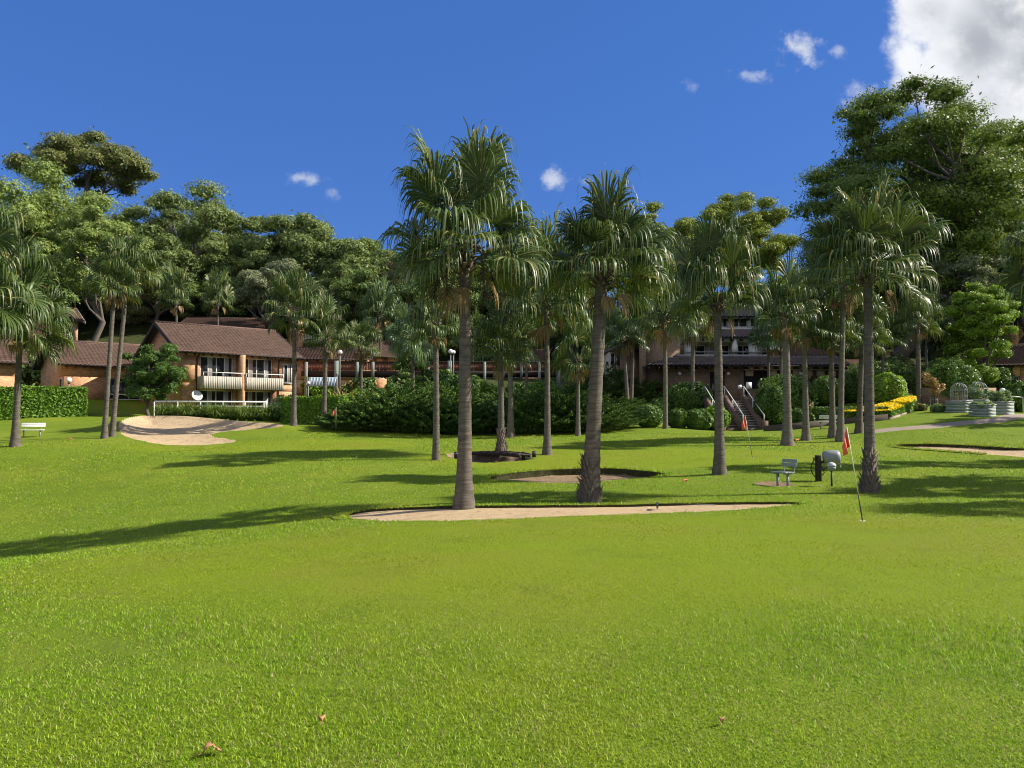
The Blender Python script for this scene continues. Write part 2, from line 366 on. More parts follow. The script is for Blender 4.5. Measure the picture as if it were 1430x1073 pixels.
# ------------------------------------------------------------------ terrain
CP = [(648, 707, 17.5), (822, 702, 18.5), (1213, 688, 20), (1205, 728, 14), (1004, 662, 25), (1090, 678, 22), (610, 643, 30), (700, 635, 32), (764, 635, 32),
      (1099, 622, 36), (1172, 612, 39), (1040, 602, 50), (410, 598, 45), (22, 622, 35), (150, 612, 40), (75, 583, 52), (40, 617, 40), (670, 609, 44), (840, 606, 44),
      (930, 598, 46), (480, 606, 43), (280, 622, 40), (230, 588, 48), (330, 590, 50), (0, 772, 16.6), (200, 750, 17), (400, 728, 17.3), (0, 715, 24), (250, 695, 22.5), (0, 660, 31), (330, 668, 26),
      (1350, 592, 40), (1430, 580, 43), (1220, 600, 40.5), (1330, 630, 34), (1430, 700, 18), (1430, 655, 26), (1300, 610, 37), (1430, 602, 38), (1380, 578, 44.5), (1250, 580, 46),
      (800, 662, 27), (500, 660, 26), (200, 640, 31), (1160, 650, 27), (290, 585, 58), (180, 575, 58), (60, 556, 60), (480, 585, 60), (650, 575, 60), (900, 574, 57), (1150, 574, 54), (1300, 560, 55), (1420, 556, 58),
      (-150, 640, 33), (-250, 600, 48), (1560, 640, 30), (1600, 590, 45), (960, 600, 48), (1420, 640, 32)]
cx = [P(*c) for c in CP]
cx += [np.array(q, float) for q in ((-3, 1, 0), (3, 1, 0), (0, 4, 0), (-4, 6, -.08), (4, 6, .02), (0, 8, -.06), (-5.5, 10, -.36), (-9, 11, -.7), (7, 9, -.04), (0, 12.5, -.2), (5, 12, -.16), (11, 12, -.16), (-30, 5, -1.2), (30, 5, .3), (0, -5, 0), (-36, 68, 3.4), (-10, 70, 3.2), (10, 70, 3.4), (40, 70, 4.6), (70, 60, 4.4), (-75, 60, 3.8), (60, 30, 1.5), (-50, 25, .3))]
cx = np.array(cx)
def tps(r): return np.where(r < 1e-6, 0, r * r * np.log(np.maximum(r, 1e-6)))
def fit():
    n = len(cx); A = cx[:, :2]
    K = tps(np.linalg.norm(A[:, None] - A[None], axis=2)) + np.eye(n) * 3.0
    Pm = np.c_[np.ones(n), A]; S = np.block([[K, Pm], [Pm.T, np.zeros((3, 3))]])
    return np.linalg.solve(S, np.r_[cx[:, 2], 0, 0, 0])
WT = fit()
def Hbase(x, y):
    x = np.asarray(x, float); y = np.asarray(y, float); sh = np.broadcast(x, y).shape
    xf = np.broadcast_to(x, sh).ravel(); yf = np.broadcast_to(y, sh).ravel()
    xc = np.clip(xf, -75, 75); yc = np.clip(yf, -5, 70); out = np.empty(len(xf))
    for i in range(0, len(xf), 40000):
        q = np.c_[xc[i:i + 40000], yc[i:i + 40000]]
        k = tps(np.linalg.norm(q[:, None] - cx[None, :, :2], axis=2))
        out[i:i + 40000] = k @ WT[:-3] + WT[-3] + q @ WT[-2:]
    hill = np.clip((yf - 70) / 55, 0, 1); out += (hill * hill * (3 - 2 * hill)) * (15 + 5 * np.clip(-xf / 60, -.5, 1))
    out += .012 * np.sin(xf * 1.3 + yf * .4) * np.sin(yf * .9 - xf * .3) * np.clip(yf / 6, 0, 1)
    return out.reshape(sh)
def H(x, y): return float(Hbase(np.array([x]), np.array([y]))[0])
DS = np.exp(np.linspace(math.log(2.2), math.log(95), 700))
def hit(px, py):
    """the point of the ground seen at a pixel"""
    d = ray(px, py); pts = d[None] * (DS / d[1])[:, None]; z = pts[:, 2] + CAM_H
    g = Hbase(pts[:, 0], pts[:, 1]); k = np.argmax(z < g)
    if z[k] >= g[k]: k = len(DS) - 1
    return np.array([pts[k, 0], pts[k, 1], g[k]])
def onground(px, D): x = X(px, D); return np.array([x, D, H(x, D)])
OUT = {
 'near': [(476, 722), (505, 713), (560, 710), (640, 708), (720, 707), (800, 707), (860, 706), (930, 704), (1000, 703), (1060, 702), (1110, 702), (1130, 705), (1100, 709), (1040, 712), (940, 716), (840, 720), (740, 724), (650, 727), (560, 728), (505, 727)],
 'mid': [(676, 668), (715, 661), (770, 656), (840, 654), (890, 657), (945, 663.5), (890, 668), (850, 672), (800, 675.5), (740, 674), (700, 671)],
 'far_left': [(160, 604), (172, 591), (205, 587), (255, 588), (300, 592), (335, 596), (390, 599), (398, 602), (345, 604.5), (300, 606.5), (288, 610), (335, 615), (320, 619), (270, 622.5), (220, 621), (180, 613)],
 'far_right': [(1233, 622), (1290, 620.5), (1360, 623), (1430, 627), (1500, 631), (1500, 642), (1430, 638), (1350, 633), (1280, 628)],
}
def smooth_poly(pts, it=2):
    p = np.array(pts)
    for _ in range(it): q = np.roll(p, -1, 0); p = np.stack([p * .75 + q * .25, p * .25 + q * .75], 1).reshape(-1, p.shape[1])
    return p
BK = {k: smooth_poly([hit(*q)[:2] for q in v]) for k, v in OUT.items()}
PADS = {'seat': smooth_poly([hit(*q)[:2] for q in [(1045, 675), (1062, 672.5), (1100, 674), (1114, 678), (1098, 681), (1065, 679)]]),
        'creek': smooth_poly([hit(*q)[:2] for q in [(618, 634), (640, 631.5), (690, 636), (745, 639), (748, 642), (700, 646), (664, 647), (632, 641)]]),
        'slit': smooth_poly([hit(*q)[:2] for q in [(528, 661), (555, 659.5), (586, 660), (560, 662.5)]])}
PATH = [hit(*q)[:2] for q in [(1225, 603), (1250, 600), (1290, 597), (1340, 592), (1385, 588), (1412, 583), (1425, 579.5)]] + [np.array([X(1500, 46), 46])]
def poly_sd(poly, x, y):
    """signed distance, positive inside"""
    a = poly; b = np.roll(poly, -1, 0); d = np.full(len(x), 1e9); ins = np.zeros(len(x), bool)
    for (ax, ay), (bx, by) in zip(a, b):
        ex, ey = bx - ax, by - ay; t = np.clip(((x - ax) * ex + (y - ay) * ey) / (ex * ex + ey * ey + 1e-12), 0, 1)
        d = np.minimum(d, np.hypot(x - ax - t * ex, y - ay - t * ey))
        c = ((ay > y) != (by > y)) & (x < (bx - ax) * (y - ay) / (by - ay + 1e-12) + ax); ins ^= c
    return np.where(ins, d, -d)
def line_d(pts, x, y):
    d = np.full(len(x), 1e9)
    for (ax, ay), (bx, by) in zip(pts[:-1], pts[1:]):
        ex, ey = bx - ax, by - ay; t = np.clip(((x - ax) * ex + (y - ay) * ey) / (ex * ex + ey * ey), 0, 1)
        d = np.minimum(d, np.hypot(x - ax - t * ex, y - ay - t * ey))
    return d
def sstep(v, a, b): t = np.clip((v - a) / (b - a), 0, 1); return t * t * (3 - 2 * t)
GREEN_C = np.array([3.0, 10.6]); GREEN_R = np.array([9.2, 4.4])
def mown_at(x, y):
    d = np.sqrt(((x - GREEN_C[0]) / GREEN_R[0]) ** 2 + ((y - GREEN_C[1]) / GREEN_R[1]) ** 2) + .05 * np.sin(x * 2.1) * np.sin(y * 1.7)
    m = 1 - sstep(d, .72, 1.22)
    for cxx, cyy, rx, ry in ((4.5, 31, 8.5, 4.2), (-11, 37, 7.5, 3.6)):
        m = np.maximum(m, 1 - sstep(np.sqrt(((x - cxx) / rx) ** 2 + ((y - cyy) / ry) ** 2), .8, 1.1))
    return m
def unit(v): return v / np.maximum(np.linalg.norm(v, axis=-1, keepdims=True), 1e-9)
LIPS = {'near': .075, 'mid': .22, 'far_right': .11}
def rim_far(p, y): return sstep((y - p[:, 1].mean()) / (np.ptp(p[:, 1]) * .5), -.35, .35)
def rim_points(k):
    """the far rim of a bunker, resampled: points, outward normals, weight"""
    p = BK[k]; q = np.roll(p, -1, 0); n = np.maximum(1, (np.linalg.norm(q - p, axis=1) / .10).astype(int)); pts = np.concatenate([a + (b - a) * (np.arange(m) / m)[:, None] for a, b, m in zip(p, q, n)])
    tg = unit(np.roll(pts, -2, 0) - np.roll(pts, 2, 0)); nr = np.c_[tg[:, 1], -tg[:, 0]]
    if poly_sd(p, *(pts[:1] + nr[:1] * .02).T)[0] > 0 : nr = -nr
    return pts, nr, rim_far(p, pts[:, 1])
def build_rims():
    rg = np.random.default_rng(31)
    for k, lip in LIPS.items():
        pts, nr, wt = rim_points(k); n = len(pts); z0 = Hbase(pts[:, 0], pts[:, 1]); keep = wt > .04; t = np.arange(n) * .1
        wob = .03 * np.sin(t * 3.1) + .025 * np.sin(t * 7.7 + 1) + rg.normal(size=n) * .008; hw = wt * (1 + .25 * np.sin(t * 1.7))
        prof = [(.30, .002), (.20, .012), (.06, .022), (-.02, .016)]; V = np.stack([np.c_[pts + nr * (o + (wob if i == 3 else 0 * wob))[:, None], z0 + h * np.minimum(1, wt * 2)] for i, (o, h) in enumerate(prof)], 1)
        bot = np.c_[pts + nr * (.015 + wob * .5)[:, None], z0 - lip * np.minimum(wt, 1) - .05]; mid = np.c_[pts + nr * (-.005 + wob)[:, None], z0 - lip * .3 * wt]
        i = np.arange(n)[keep & np.roll(keep, -1)]; j = (i + 1) % n
        Q = np.concatenate([np.stack([i * 4 + a, j * 4 + a, j * 4 + a + 1, i * 4 + a + 1], -1) for a in range(3)])
        me = quads_mesh('turf_lip', V.reshape(-1, 3), Q, M['grass'], True); a_ = me.attributes.new('mown', 'FLOAT', 'POINT'); a_.data.foreach_set('value', np.zeros(n * 4, np.float32)); tag(link('turf_lip', me), kind='structure')
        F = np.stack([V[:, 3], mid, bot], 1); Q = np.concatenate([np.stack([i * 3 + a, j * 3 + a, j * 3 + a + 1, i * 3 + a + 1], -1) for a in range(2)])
        tag(link('turf_edge', quads_mesh('turf_edge', F.reshape(-1, 3), Q, M['soil'], True)), kind='structure')  # earth face of the rim, lip shadow painted into its dark colour
def build_ground():
    inner = np.linspace(-.70, .70, 640); u = np.r_[np.linspace(-1.9, -.71, 46), inner, np.linspace(.71, 1.9, 46)]
    D = np.r_[np.linspace(-3.4, .9, 10), np.exp(np.r_[np.arange(0, math.log(13), .0115), np.arange(math.log(13), math.log(50), .0022), np.arange(math.log(50), math.log(80), .008)]), np.linspace(82, 150, 40), np.array([165, 190, 230, 300, 420, 600, 900, 1500])]
    U, Y = np.meshgrid(u, D); Xg = U * (Y + 4); x = Xg.ravel(); y = Y.ravel(); z = Hbase(x, y).ravel()
    jit = .05 * np.sin(x * 4.1 + 2 * np.sin(y * 2.3)) + .03 * np.sin(x * 9.7 + y * 3) + .02 * np.sin(x * 17 + 2 * np.sin(y * 5))
    zone = np.zeros(len(x), int)
    spec = {'near': (.035, .03, 1), 'mid': (.20, .05, 2), 'far_left': (.12, .10, 3), 'far_right': (.11, .05, 4)}
    for k, (lip, bowl, zi) in spec.items():
        p = BK[k]; bb = (x > p[:, 0].min() - 3) & (x < p[:, 0].max() + 3) & (y > p[:, 1].min() - 3) & (y < p[:, 1].max() + 3)
        idx = np.where(bb)[0]; sd = poly_sd(p, x[idx], y[idx]); far = rim_far(p, y[idx])
        if k == 'far_left':
            sd = sd + jit[idx] * (1 - .85 * far); z[idx] -= sstep(sd, -.02, .4) * lip * (.35 + far) + sstep(sd, .1, 1.3) * bowl; z[idx] += .30 * far * np.exp(-((sd - .1) / 1.0) ** 2); zone[idx[sd > .03]] = zi
        else:
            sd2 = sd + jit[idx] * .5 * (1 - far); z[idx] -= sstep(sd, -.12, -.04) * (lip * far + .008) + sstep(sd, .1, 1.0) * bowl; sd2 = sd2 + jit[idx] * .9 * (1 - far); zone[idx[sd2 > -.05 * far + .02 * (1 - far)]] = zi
    for k, (dep, zi) in {'seat': (.03, 5), 'creek': (.26, 6), 'slit': (.22, 0)}.items():
        p = PADS[k]; bb = (np.abs(x - p[:, 0].mean()) < 6) & (np.abs(y - p[:, 1].mean()) < 6); idx = np.where(bb)[0]
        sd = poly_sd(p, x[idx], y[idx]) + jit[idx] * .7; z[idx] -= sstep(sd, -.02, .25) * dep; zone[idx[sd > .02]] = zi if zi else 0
    idx = np.where((y > 30) & (y < 60) & (x > 10))[0]; d = line_d(PATH, x[idx], y[idx]); zone[idx[d < .55 + jit[idx] * .5]] = 7
    tb = hit(648, 709); d = np.hypot(x - tb[0], (y - tb[1] + .15) * 1.2) + jit; zone[(d < .55) & (zone == 0)] = 6
    nr, nc = U.shape; V = np.c_[x, y, z]; i = np.arange(nr * nc).reshape(nr, nc)
    Q = np.stack([i[:-1, :-1], i[:-1, 1:], i[1:, 1:], i[1:, :-1]], -1).reshape(-1, 4)
    zone[(zone == 0) & (y > np.where(x < -18, 68, 58) + 3 * np.sin(x * .5)) & (np.abs(x) < 300)] = 8; fz = zone[Q[:, 0]]
    mown = mown_at(x, y)
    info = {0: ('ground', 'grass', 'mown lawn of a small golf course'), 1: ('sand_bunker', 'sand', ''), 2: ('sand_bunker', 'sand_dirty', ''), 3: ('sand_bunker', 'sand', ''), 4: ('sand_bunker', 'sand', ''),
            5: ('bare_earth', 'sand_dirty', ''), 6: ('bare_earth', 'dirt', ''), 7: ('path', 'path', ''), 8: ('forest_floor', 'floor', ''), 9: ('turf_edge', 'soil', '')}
    for zi, (nm, mk, _) in info.items():
        q = Q[fz == zi]
        if not len(q): continue
        used = np.unique(q); remap = np.full(len(V), -1); remap[used] = np.arange(len(used))
        me = quads_mesh(nm, V[used], remap[q], M[mk], True)
        a = me.attributes.new('mown', 'FLOAT', 'POINT'); a.data.foreach_set('value', mown[used].astype(np.float32))
        tag(link(nm, me), kind='structure')
build_ground(); build_rims()

def build_blades():
    """short grass near the viewer: real blades, thinning out with distance"""
    n = 460000; r = np.exp(rng.uniform(math.log(2.6), math.log(44), n)); a = rng.uniform(-R(39), R(39), n)
    x = r * np.sin(a); y = r * np.cos(a); keep = np.ones(n, bool)
    for k, p in BK.items():
        keep &= poly_sd(p, x, y) < .03
    for k, p in PADS.items(): keep &= poly_sd(p, x, y) < .03
    keep &= ~((x > 10) & (y > 30) & (line_d(PATH, x, y) < .55))
    # scuffed line and thin spots where the turf has worn
    scuff = [hit(*q)[:2] for q in ((70, 884), (180, 908), (250, 928), (350, 944), (480, 955), (560, 957))]
    near_ = r < 12; dl = line_d(scuff, x, y); brk = .5 + .5 * np.sin(x * 5.3 + 2 * np.sin(y * 3.1)); keep &= ~(near_ & (dl < .05 + .09 * brk) & (rng.random(n) < .45 + .45 * brk))
    thin = np.sin(x * 3.7 + 2.1 * np.sin(y * 2.3 + 1)) * np.sin(y * 4.9 + 1.7 * np.sin(x * 1.9)) + .4 * np.sin(x * 11 + y * 7); keep &= ~(near_ & (thin > .85) & (rng.random(n) < .55))
    x, y, r = x[keep], y[keep], r[keep]; z = Hbase(x, y); m = mown_at(x, y); fr = np.zeros(len(x))
    for k in LIPS:   # ragged fringe hanging over the bunker rims
        pts, nr, wt = rim_points(k); idx = np.repeat(np.where(wt > .05)[0], 14); q = pts[idx] + nr[idx] * rng.uniform(-.03, .16, len(idx))[:, None] + rng.normal(size=(len(idx), 2)) * .04
        x = np.r_[x, q[:, 0]]; y = np.r_[y, q[:, 1]]; r = np.r_[r, np.hypot(q[:, 0], q[:, 1])]; z = np.r_[z, Hbase(q[:, 0], q[:, 1]) + .015]; m = np.r_[m, np.zeros(len(q))]; fr = np.r_[fr, np.ones(len(q))]
    n = len(x)
    tuft = sstep(np.sin(x * .7 + 1.1 * np.sin(y * .9 + 1)) * np.sin(y * 1.9 + .8 * np.sin(x * .5)) + .35 * np.sin(x * 2.3 + y * 1.1), .55, 1.1)
    patch = .75 + .9 * tuft + .5 * np.sin(x * .9 + 1.3 * np.sin(y * .8)) * np.sin(y * 1.1 + x * .35) + .25 * rng.normal(size=n)
    h = np.clip((.021 * (1 - m) * .9 + .011 * m) * (patch * .5 + .65) * (1 + r / 40), .008, .085) * rng.uniform(.6, 1.25, n) * np.where((rng.random(n) < .02) & (m < .3), 1.9, 1) * (1 + fr * .9) * (1 + .9 * np.exp(-((x - 3.3) / 1.3) ** 2 - ((y - 5.6) / .55) ** 2) * rng.random(n)) * (1 + .5 * np.exp(-((x + 1.6) / 1.0) ** 2 - ((y - 5.4) / .35) ** 2) * rng.random(n))
    w = np.maximum(.0026, r * .00042) * rng.uniform(.7, 1.3, n)
    th = rng.uniform(0, 2 * math.pi, n); e = np.c_[np.cos(th), np.sin(th), np.zeros(n)]
    la = th + rng.normal(math.pi / 2, .9, n); lean = rng.uniform(.25, 1.15, n) * h
    l = np.c_[np.cos(la), np.sin(la), np.zeros(n)] * lean[:, None]; up = np.array([0, 0, 1.]); b = np.c_[x, y, z - .004]
    V = np.stack([b - e * w[:, None], b + e * w[:, None], b + l * .35 + up * (h * .6)[:, None] + e * (w * .8)[:, None], b + l * .35 + up * (h * .6)[:, None] - e * (w * .8)[:, None], b + l + up * (h * .92)[:, None]], 1).reshape(-1, 3)
    k = np.arange(n)[:, None] * 5; L = np.concatenate([k + [[0, 1, 2, 3]], k + [[3, 2, 4]]], 1).ravel()
    st = (np.arange(n)[:, None] * 7 + [[0, 4]]).ravel()
    me = raw_mesh('grass', V, L, st, M['blade'])
    at = me.attributes.new('mown', 'FLOAT', 'POINT'); at.data.foreach_set('value', np.repeat(m, 5).astype(np.float32))
    tag(link('grass', me), 'short green grass blades covering the near putting green and lawn', 'grass', kind='stuff')
build_blades()

# ------------------------------------------------------------------ foliage
def unit(v): return v / np.maximum(np.linalg.norm(v, axis=-1, keepdims=True), 1e-9)
def leaf_quads(C, out, size, aspect=.5, rnd=.9, upb=.3, rg=None):
    """leaf-sized rhombs at points C, facing roughly outwards"""
    rg = rg or rng; n = len(C); s = size * rg.uniform(.6, 1.35, n)[:, None]
    nrm = unit(out + rg.normal(size=(n, 3)) * rnd + np.array([0, 0, upb])); a = unit(np.cross(nrm, rg.normal(size=(n, 3)))); b = np.cross(nrm, a)
    return np.stack([C - a * s, C - b * s * aspect, C + a * s, C + b * s * aspect], 1).reshape(-1, 3)
def clumps(centers, radii, n, size, aspect=.5, upper=.35, shell=.72, rg=None, rnd=.5):
    rg = rg or rng; V = []
    for c, r in zip(centers, radii):
        r = np.asarray(r) * np.ones(3); k = max(12, int(n * float(r[0] * r[1]) ** .5 / CL_REF[0]))
        d = unit(rg.normal(size=(k, 3)) + np.array([0, 0, upper])); f = shell + (1.04 - shell) * rg.random(k) ** .55
        f = f * (1 + .21 * np.sin(d[:, 0] * 5 + c[0] * 3) * np.sin(d[:, 1] * 6 + c[1] * 2 + d[:, 2] * 4))
        C = np.asarray(c) + d * r * f[:, None]; V.append(leaf_quads(C, d, size, aspect, rnd, .3, rg))
        q = max(4, int(k * .13)); d = unit(rg.normal(size=(q, 3)) + np.array([0, 0, upper * .6])); C = np.asarray(c) + d * r * rg.uniform(.35, .72, (q, 1)); V.append(leaf_quads(C, d, size * 2.3, .7, .5, .2, rg))   # older inner leaves
    return np.concatenate(V)
CL_REF = [1.0]
def qmesh(name, V, m): return quads_mesh(name, V, np.arange(len(V)).reshape(-1, 4), m)
def limb_path(a, b, rg, sag=.12, n=5):
    a, b = np.array(a, float), np.array(b, float); t = np.linspace(0, 1, n)[:, None]; L = np.linalg.norm(b - a)
    p = a + (b - a) * t; p[:, 2] += -sag * L * np.sin(t[:, 0] * math.pi); p[1:-1] += rg.normal(size=(n - 2, 3)) * L * .035
    return p
def tree_meshes(seed, h, cr, ch, nclump, cl_r, leafn, leaf, mleaf, mbark, tr=.35, shape='gum', aspect=.45, flat=.62, trunk_h=None, sp=.84):
    """crown of leaf clumps carried on limbs; base at z=0, crown radius cr, crown depth ch"""
    rg = np.random.default_rng(seed); z0 = h - ch; cs = []; rs = []; tries = 0
    while len(cs) < nclump and tries < nclump * 60:
        tries += 1; d = rg.normal(size=3); d /= np.linalg.norm(d); f = rg.random() ** .4
        if shape == 'gum': c = np.array([d[0] * cr * f, d[1] * cr * f, z0 + ch * .42 + d[2] * ch * .52 * f])
        elif shape == 'umbrella':
            q = math.hypot(d[0], d[1]) * f; c = np.array([d[0] * cr * f, d[1] * cr * f, z0 + ch * (.62 - .45 * q * q + .30 * abs(d[2]) * f)])
            if d[2] < -.3: c[2] -= ch * .2
        elif shape == 'cone':
            tz = rg.random() ** 1.3; q = (1 - tz) ** .8 * rg.random() ** .4; an = rg.random() * 6.283; c = np.array([math.cos(an) * cr * q, math.sin(an) * cr * q, z0 + ch * tz])
        else: c = np.array([d[0] * cr * f, d[1] * cr * f, z0 + ch * .5 + d[2] * ch * .48 * f])
        if any(np.linalg.norm((c - o) * [1, 1, 1.5]) < cl_r * sp for o in cs) : continue
        r = cl_r * rg.uniform(.65, 1.3); cs.append(c); rs.append((r * rg.uniform(.9, 1.3), r * rg.uniform(.9, 1.3), r * flat * rg.uniform(.8, 1.2)))
    CL_REF[0] = cl_r; V = clumps(cs, rs, int(leafn * 3.6), leaf * .56, aspect, .45, .62, rg)
    k = int(len(cs) * leafn * .16); # loose sprays between the clumps
    pick = rg.integers(0, len(cs), k); C = np.array(cs)[pick] + np.clip(rg.normal(size=(k, 3)), -1.3, 1.3) * cl_r * np.array([.75, .75, .4])
    V = np.concatenate([V, leaf_quads(C, rg.normal(size=(k, 3)), leaf, aspect, 1, .2, rg)])
    crown = qmesh('crown', V, mleaf)
    mb = MB(); th = trunk_h or z0 + ch * .3; top = np.array([rg.normal() * .3, rg.normal() * .3, th])
    pts = limb_path((0, 0, -.4), top, rg, 0, 7); mb.tube(pts, [tr * (1.25 if i == 0 else 1 - .45 * i / 6) for i in range(7)], 9)
    lo, hi = z0 * .7, th
    order = rg.permutation(len(cs))[:min(len(cs), 60)]; mains = []
    for j, i in enumerate(order):
        c = cs[i]
        if j < 8 or not mains:
            t = rg.uniform(.5, 1) if shape != 'cone' else min(1, max(.1, (c[2] - .5) / h)); a = pts[int(t * 6)]; r0 = tr * .5
        else:
            m = min(mains, key=lambda q: np.linalg.norm(q[3] - c)); a = m[3]; r0 = tr * .24
        q = limb_path(a, c, rg, .10); mb.tube(q, [r0 * (1 - .8 * k / 4) for k in range(5)], 6, False)
        if j < 8: mains.append(q)
    return crown, mb.mesh('trunk', mbark, True)
def plant(name, meshes, loc, label, cat='tree', group=None, s=1., rz=0., sz=None, parts=('crown', 'trunk')):
    r = empty(name, loc, rz); sz = sz or s; r.scale = (s, s, sz); tag(r, label, cat, group)
    for pn, me in zip(parts, meshes): link(pn, me, r)
    return r

# ------------------------------------------------------------------ palms
def fan_fronds(rg, n, Rm, up_el, lo_el, S, K=8, droop=1.0, pet=.56, squash=1., vjit=.10, spread=122):
    """all fronds of a crown at once: petioles plus pleated fan blades with hanging tips"""
    i = np.arange(n); az = i * 2.39996 + rg.normal(size=n) * .25; fr = (i + .5) / n
    el = R(up_el) + (R(lo_el) - R(up_el)) * fr ** .85 + rg.normal(size=n) * vjit
    df = (.38 + .80 * fr)[:, None]; t0 = np.c_[np.cos(az) * np.cos(el), np.sin(az) * np.cos(el), np.sin(el)]
    lp = Rm * pet * rg.uniform(.75, 1.2, n) * (1 - .12 * np.sin(np.clip(el, 0, 2))); Lb = Rm * .60 * rg.uniform(.82, 1.15, n)
    V = []; Q = []; base = 0
    # petioles
    pts = np.zeros((n, 7, 3)); d = t0.copy(); p = np.c_[np.cos(az) * .07, np.sin(az) * .07, -.25 * Rm * fr * .6]
    pts[:, 0] = p
    for k in range(6):
        d = unit(d + np.array([0, 0, -1]) * (.055 * droop)); p = p + d * (lp / 6)[:, None]; pts[:, k + 1] = p
    s = unit(np.cross(d, np.array([0, 0, 1.])) + 1e-4); nn = unit(np.cross(s, d))
    w = np.linspace(.028, .014, 7)[None, :, None] * max(.8, Rm / 2)
    pv = np.stack([pts - s[:, None] * w, pts + s[:, None] * w, pts - nn[:, None] * w * 1.2], 2)  # n,7,3,3
    V.append(pv.reshape(-1, 3)); ix = np.arange(n * 21).reshape(n, 7, 3)
    for a, b in ((0, 1), (1, 2), (2, 0)): Q.append(np.stack([ix[:, :-1, a], ix[:, :-1, b], ix[:, 1:, b], ix[:, 1:, a]], -1).reshape(-1, 4))
    base = n * 21
    # blades
    roll = rg.normal(size=n) * .35; s, nn = s * np.cos(roll)[:, None] + nn * np.sin(roll)[:, None], nn * np.cos(roll)[:, None] - s * np.sin(roll)[:, None]
    ph = np.linspace(-R(spread), R(spread), S)[None, :] + rg.normal(size=(n, S)) * .03
    cosf, sinf = np.cos(ph)[..., None], np.sin(ph)[..., None]
    D0 = cosf * d[:, None] + sinf * s[:, None] + nn[:, None] * (.30 * np.abs(sinf) + .02); D0 = unit(D0)
    E = -sinf * d[:, None] + cosf * s[:, None]; alt = np.where(np.arange(S) % 2 == 0, 1., -1.)[None, :, None]
    E = unit(E + nn[:, None] * alt * .42)
    L = Lb[:, None] * (1 - .30 * (np.abs(ph) / R(spread)) ** 2) * rg.uniform(.86, 1.14, (n, S)); dphi = 2 * R(spread) / S
    cur = np.repeat(p[:, None], S, 1); Dk = D0; nodes = [cur]; g = np.array([0, 0, .03, .08, .22, .95, 2.0, 2.8])[:K] * droop
    for k in range(K):
        gk = (g[k] * df * rg.uniform(.5, 1.5, (n, S)))[..., None]
        Dk = unit(Dk + np.array([0, 0, -1.]) * gk); cur = cur + Dk * (L / K * (1.0 if k < 5 else 1.15))[..., None]; nodes.append(cur)
    nodes = np.stack(nodes, 2); rad = np.linspace(0, 1, K + 1)[None, None, :] * L[..., None]
    half = rad * dphi * .52; wm = (L * .55 * dphi * .50)[..., None]; tt = np.linspace(0, 1, K + 1)
    half = np.where(tt <= .55, half, wm * np.clip(1 - (tt - .55) / .45, .05, 1) ** 1.1) + .0025
    bv = np.stack([nodes - E[:, :, None] * half[..., None], nodes + E[:, :, None] * half[..., None]], 3)  # n,S,K+1,2,3
    V.append(bv.reshape(-1, 3)); ix = base + np.arange(n * S * (K + 1) * 2).reshape(n, S, K + 1, 2)
    Q.append(np.stack([ix[:, :, :-1, 0], ix[:, :, :-1, 1], ix[:, :, 1:, 1], ix[:, :, 1:, 0]], -1).reshape(-1, 4))
    V = np.concatenate(V); V[:, 2] *= squash
    return V, np.concatenate(Q)
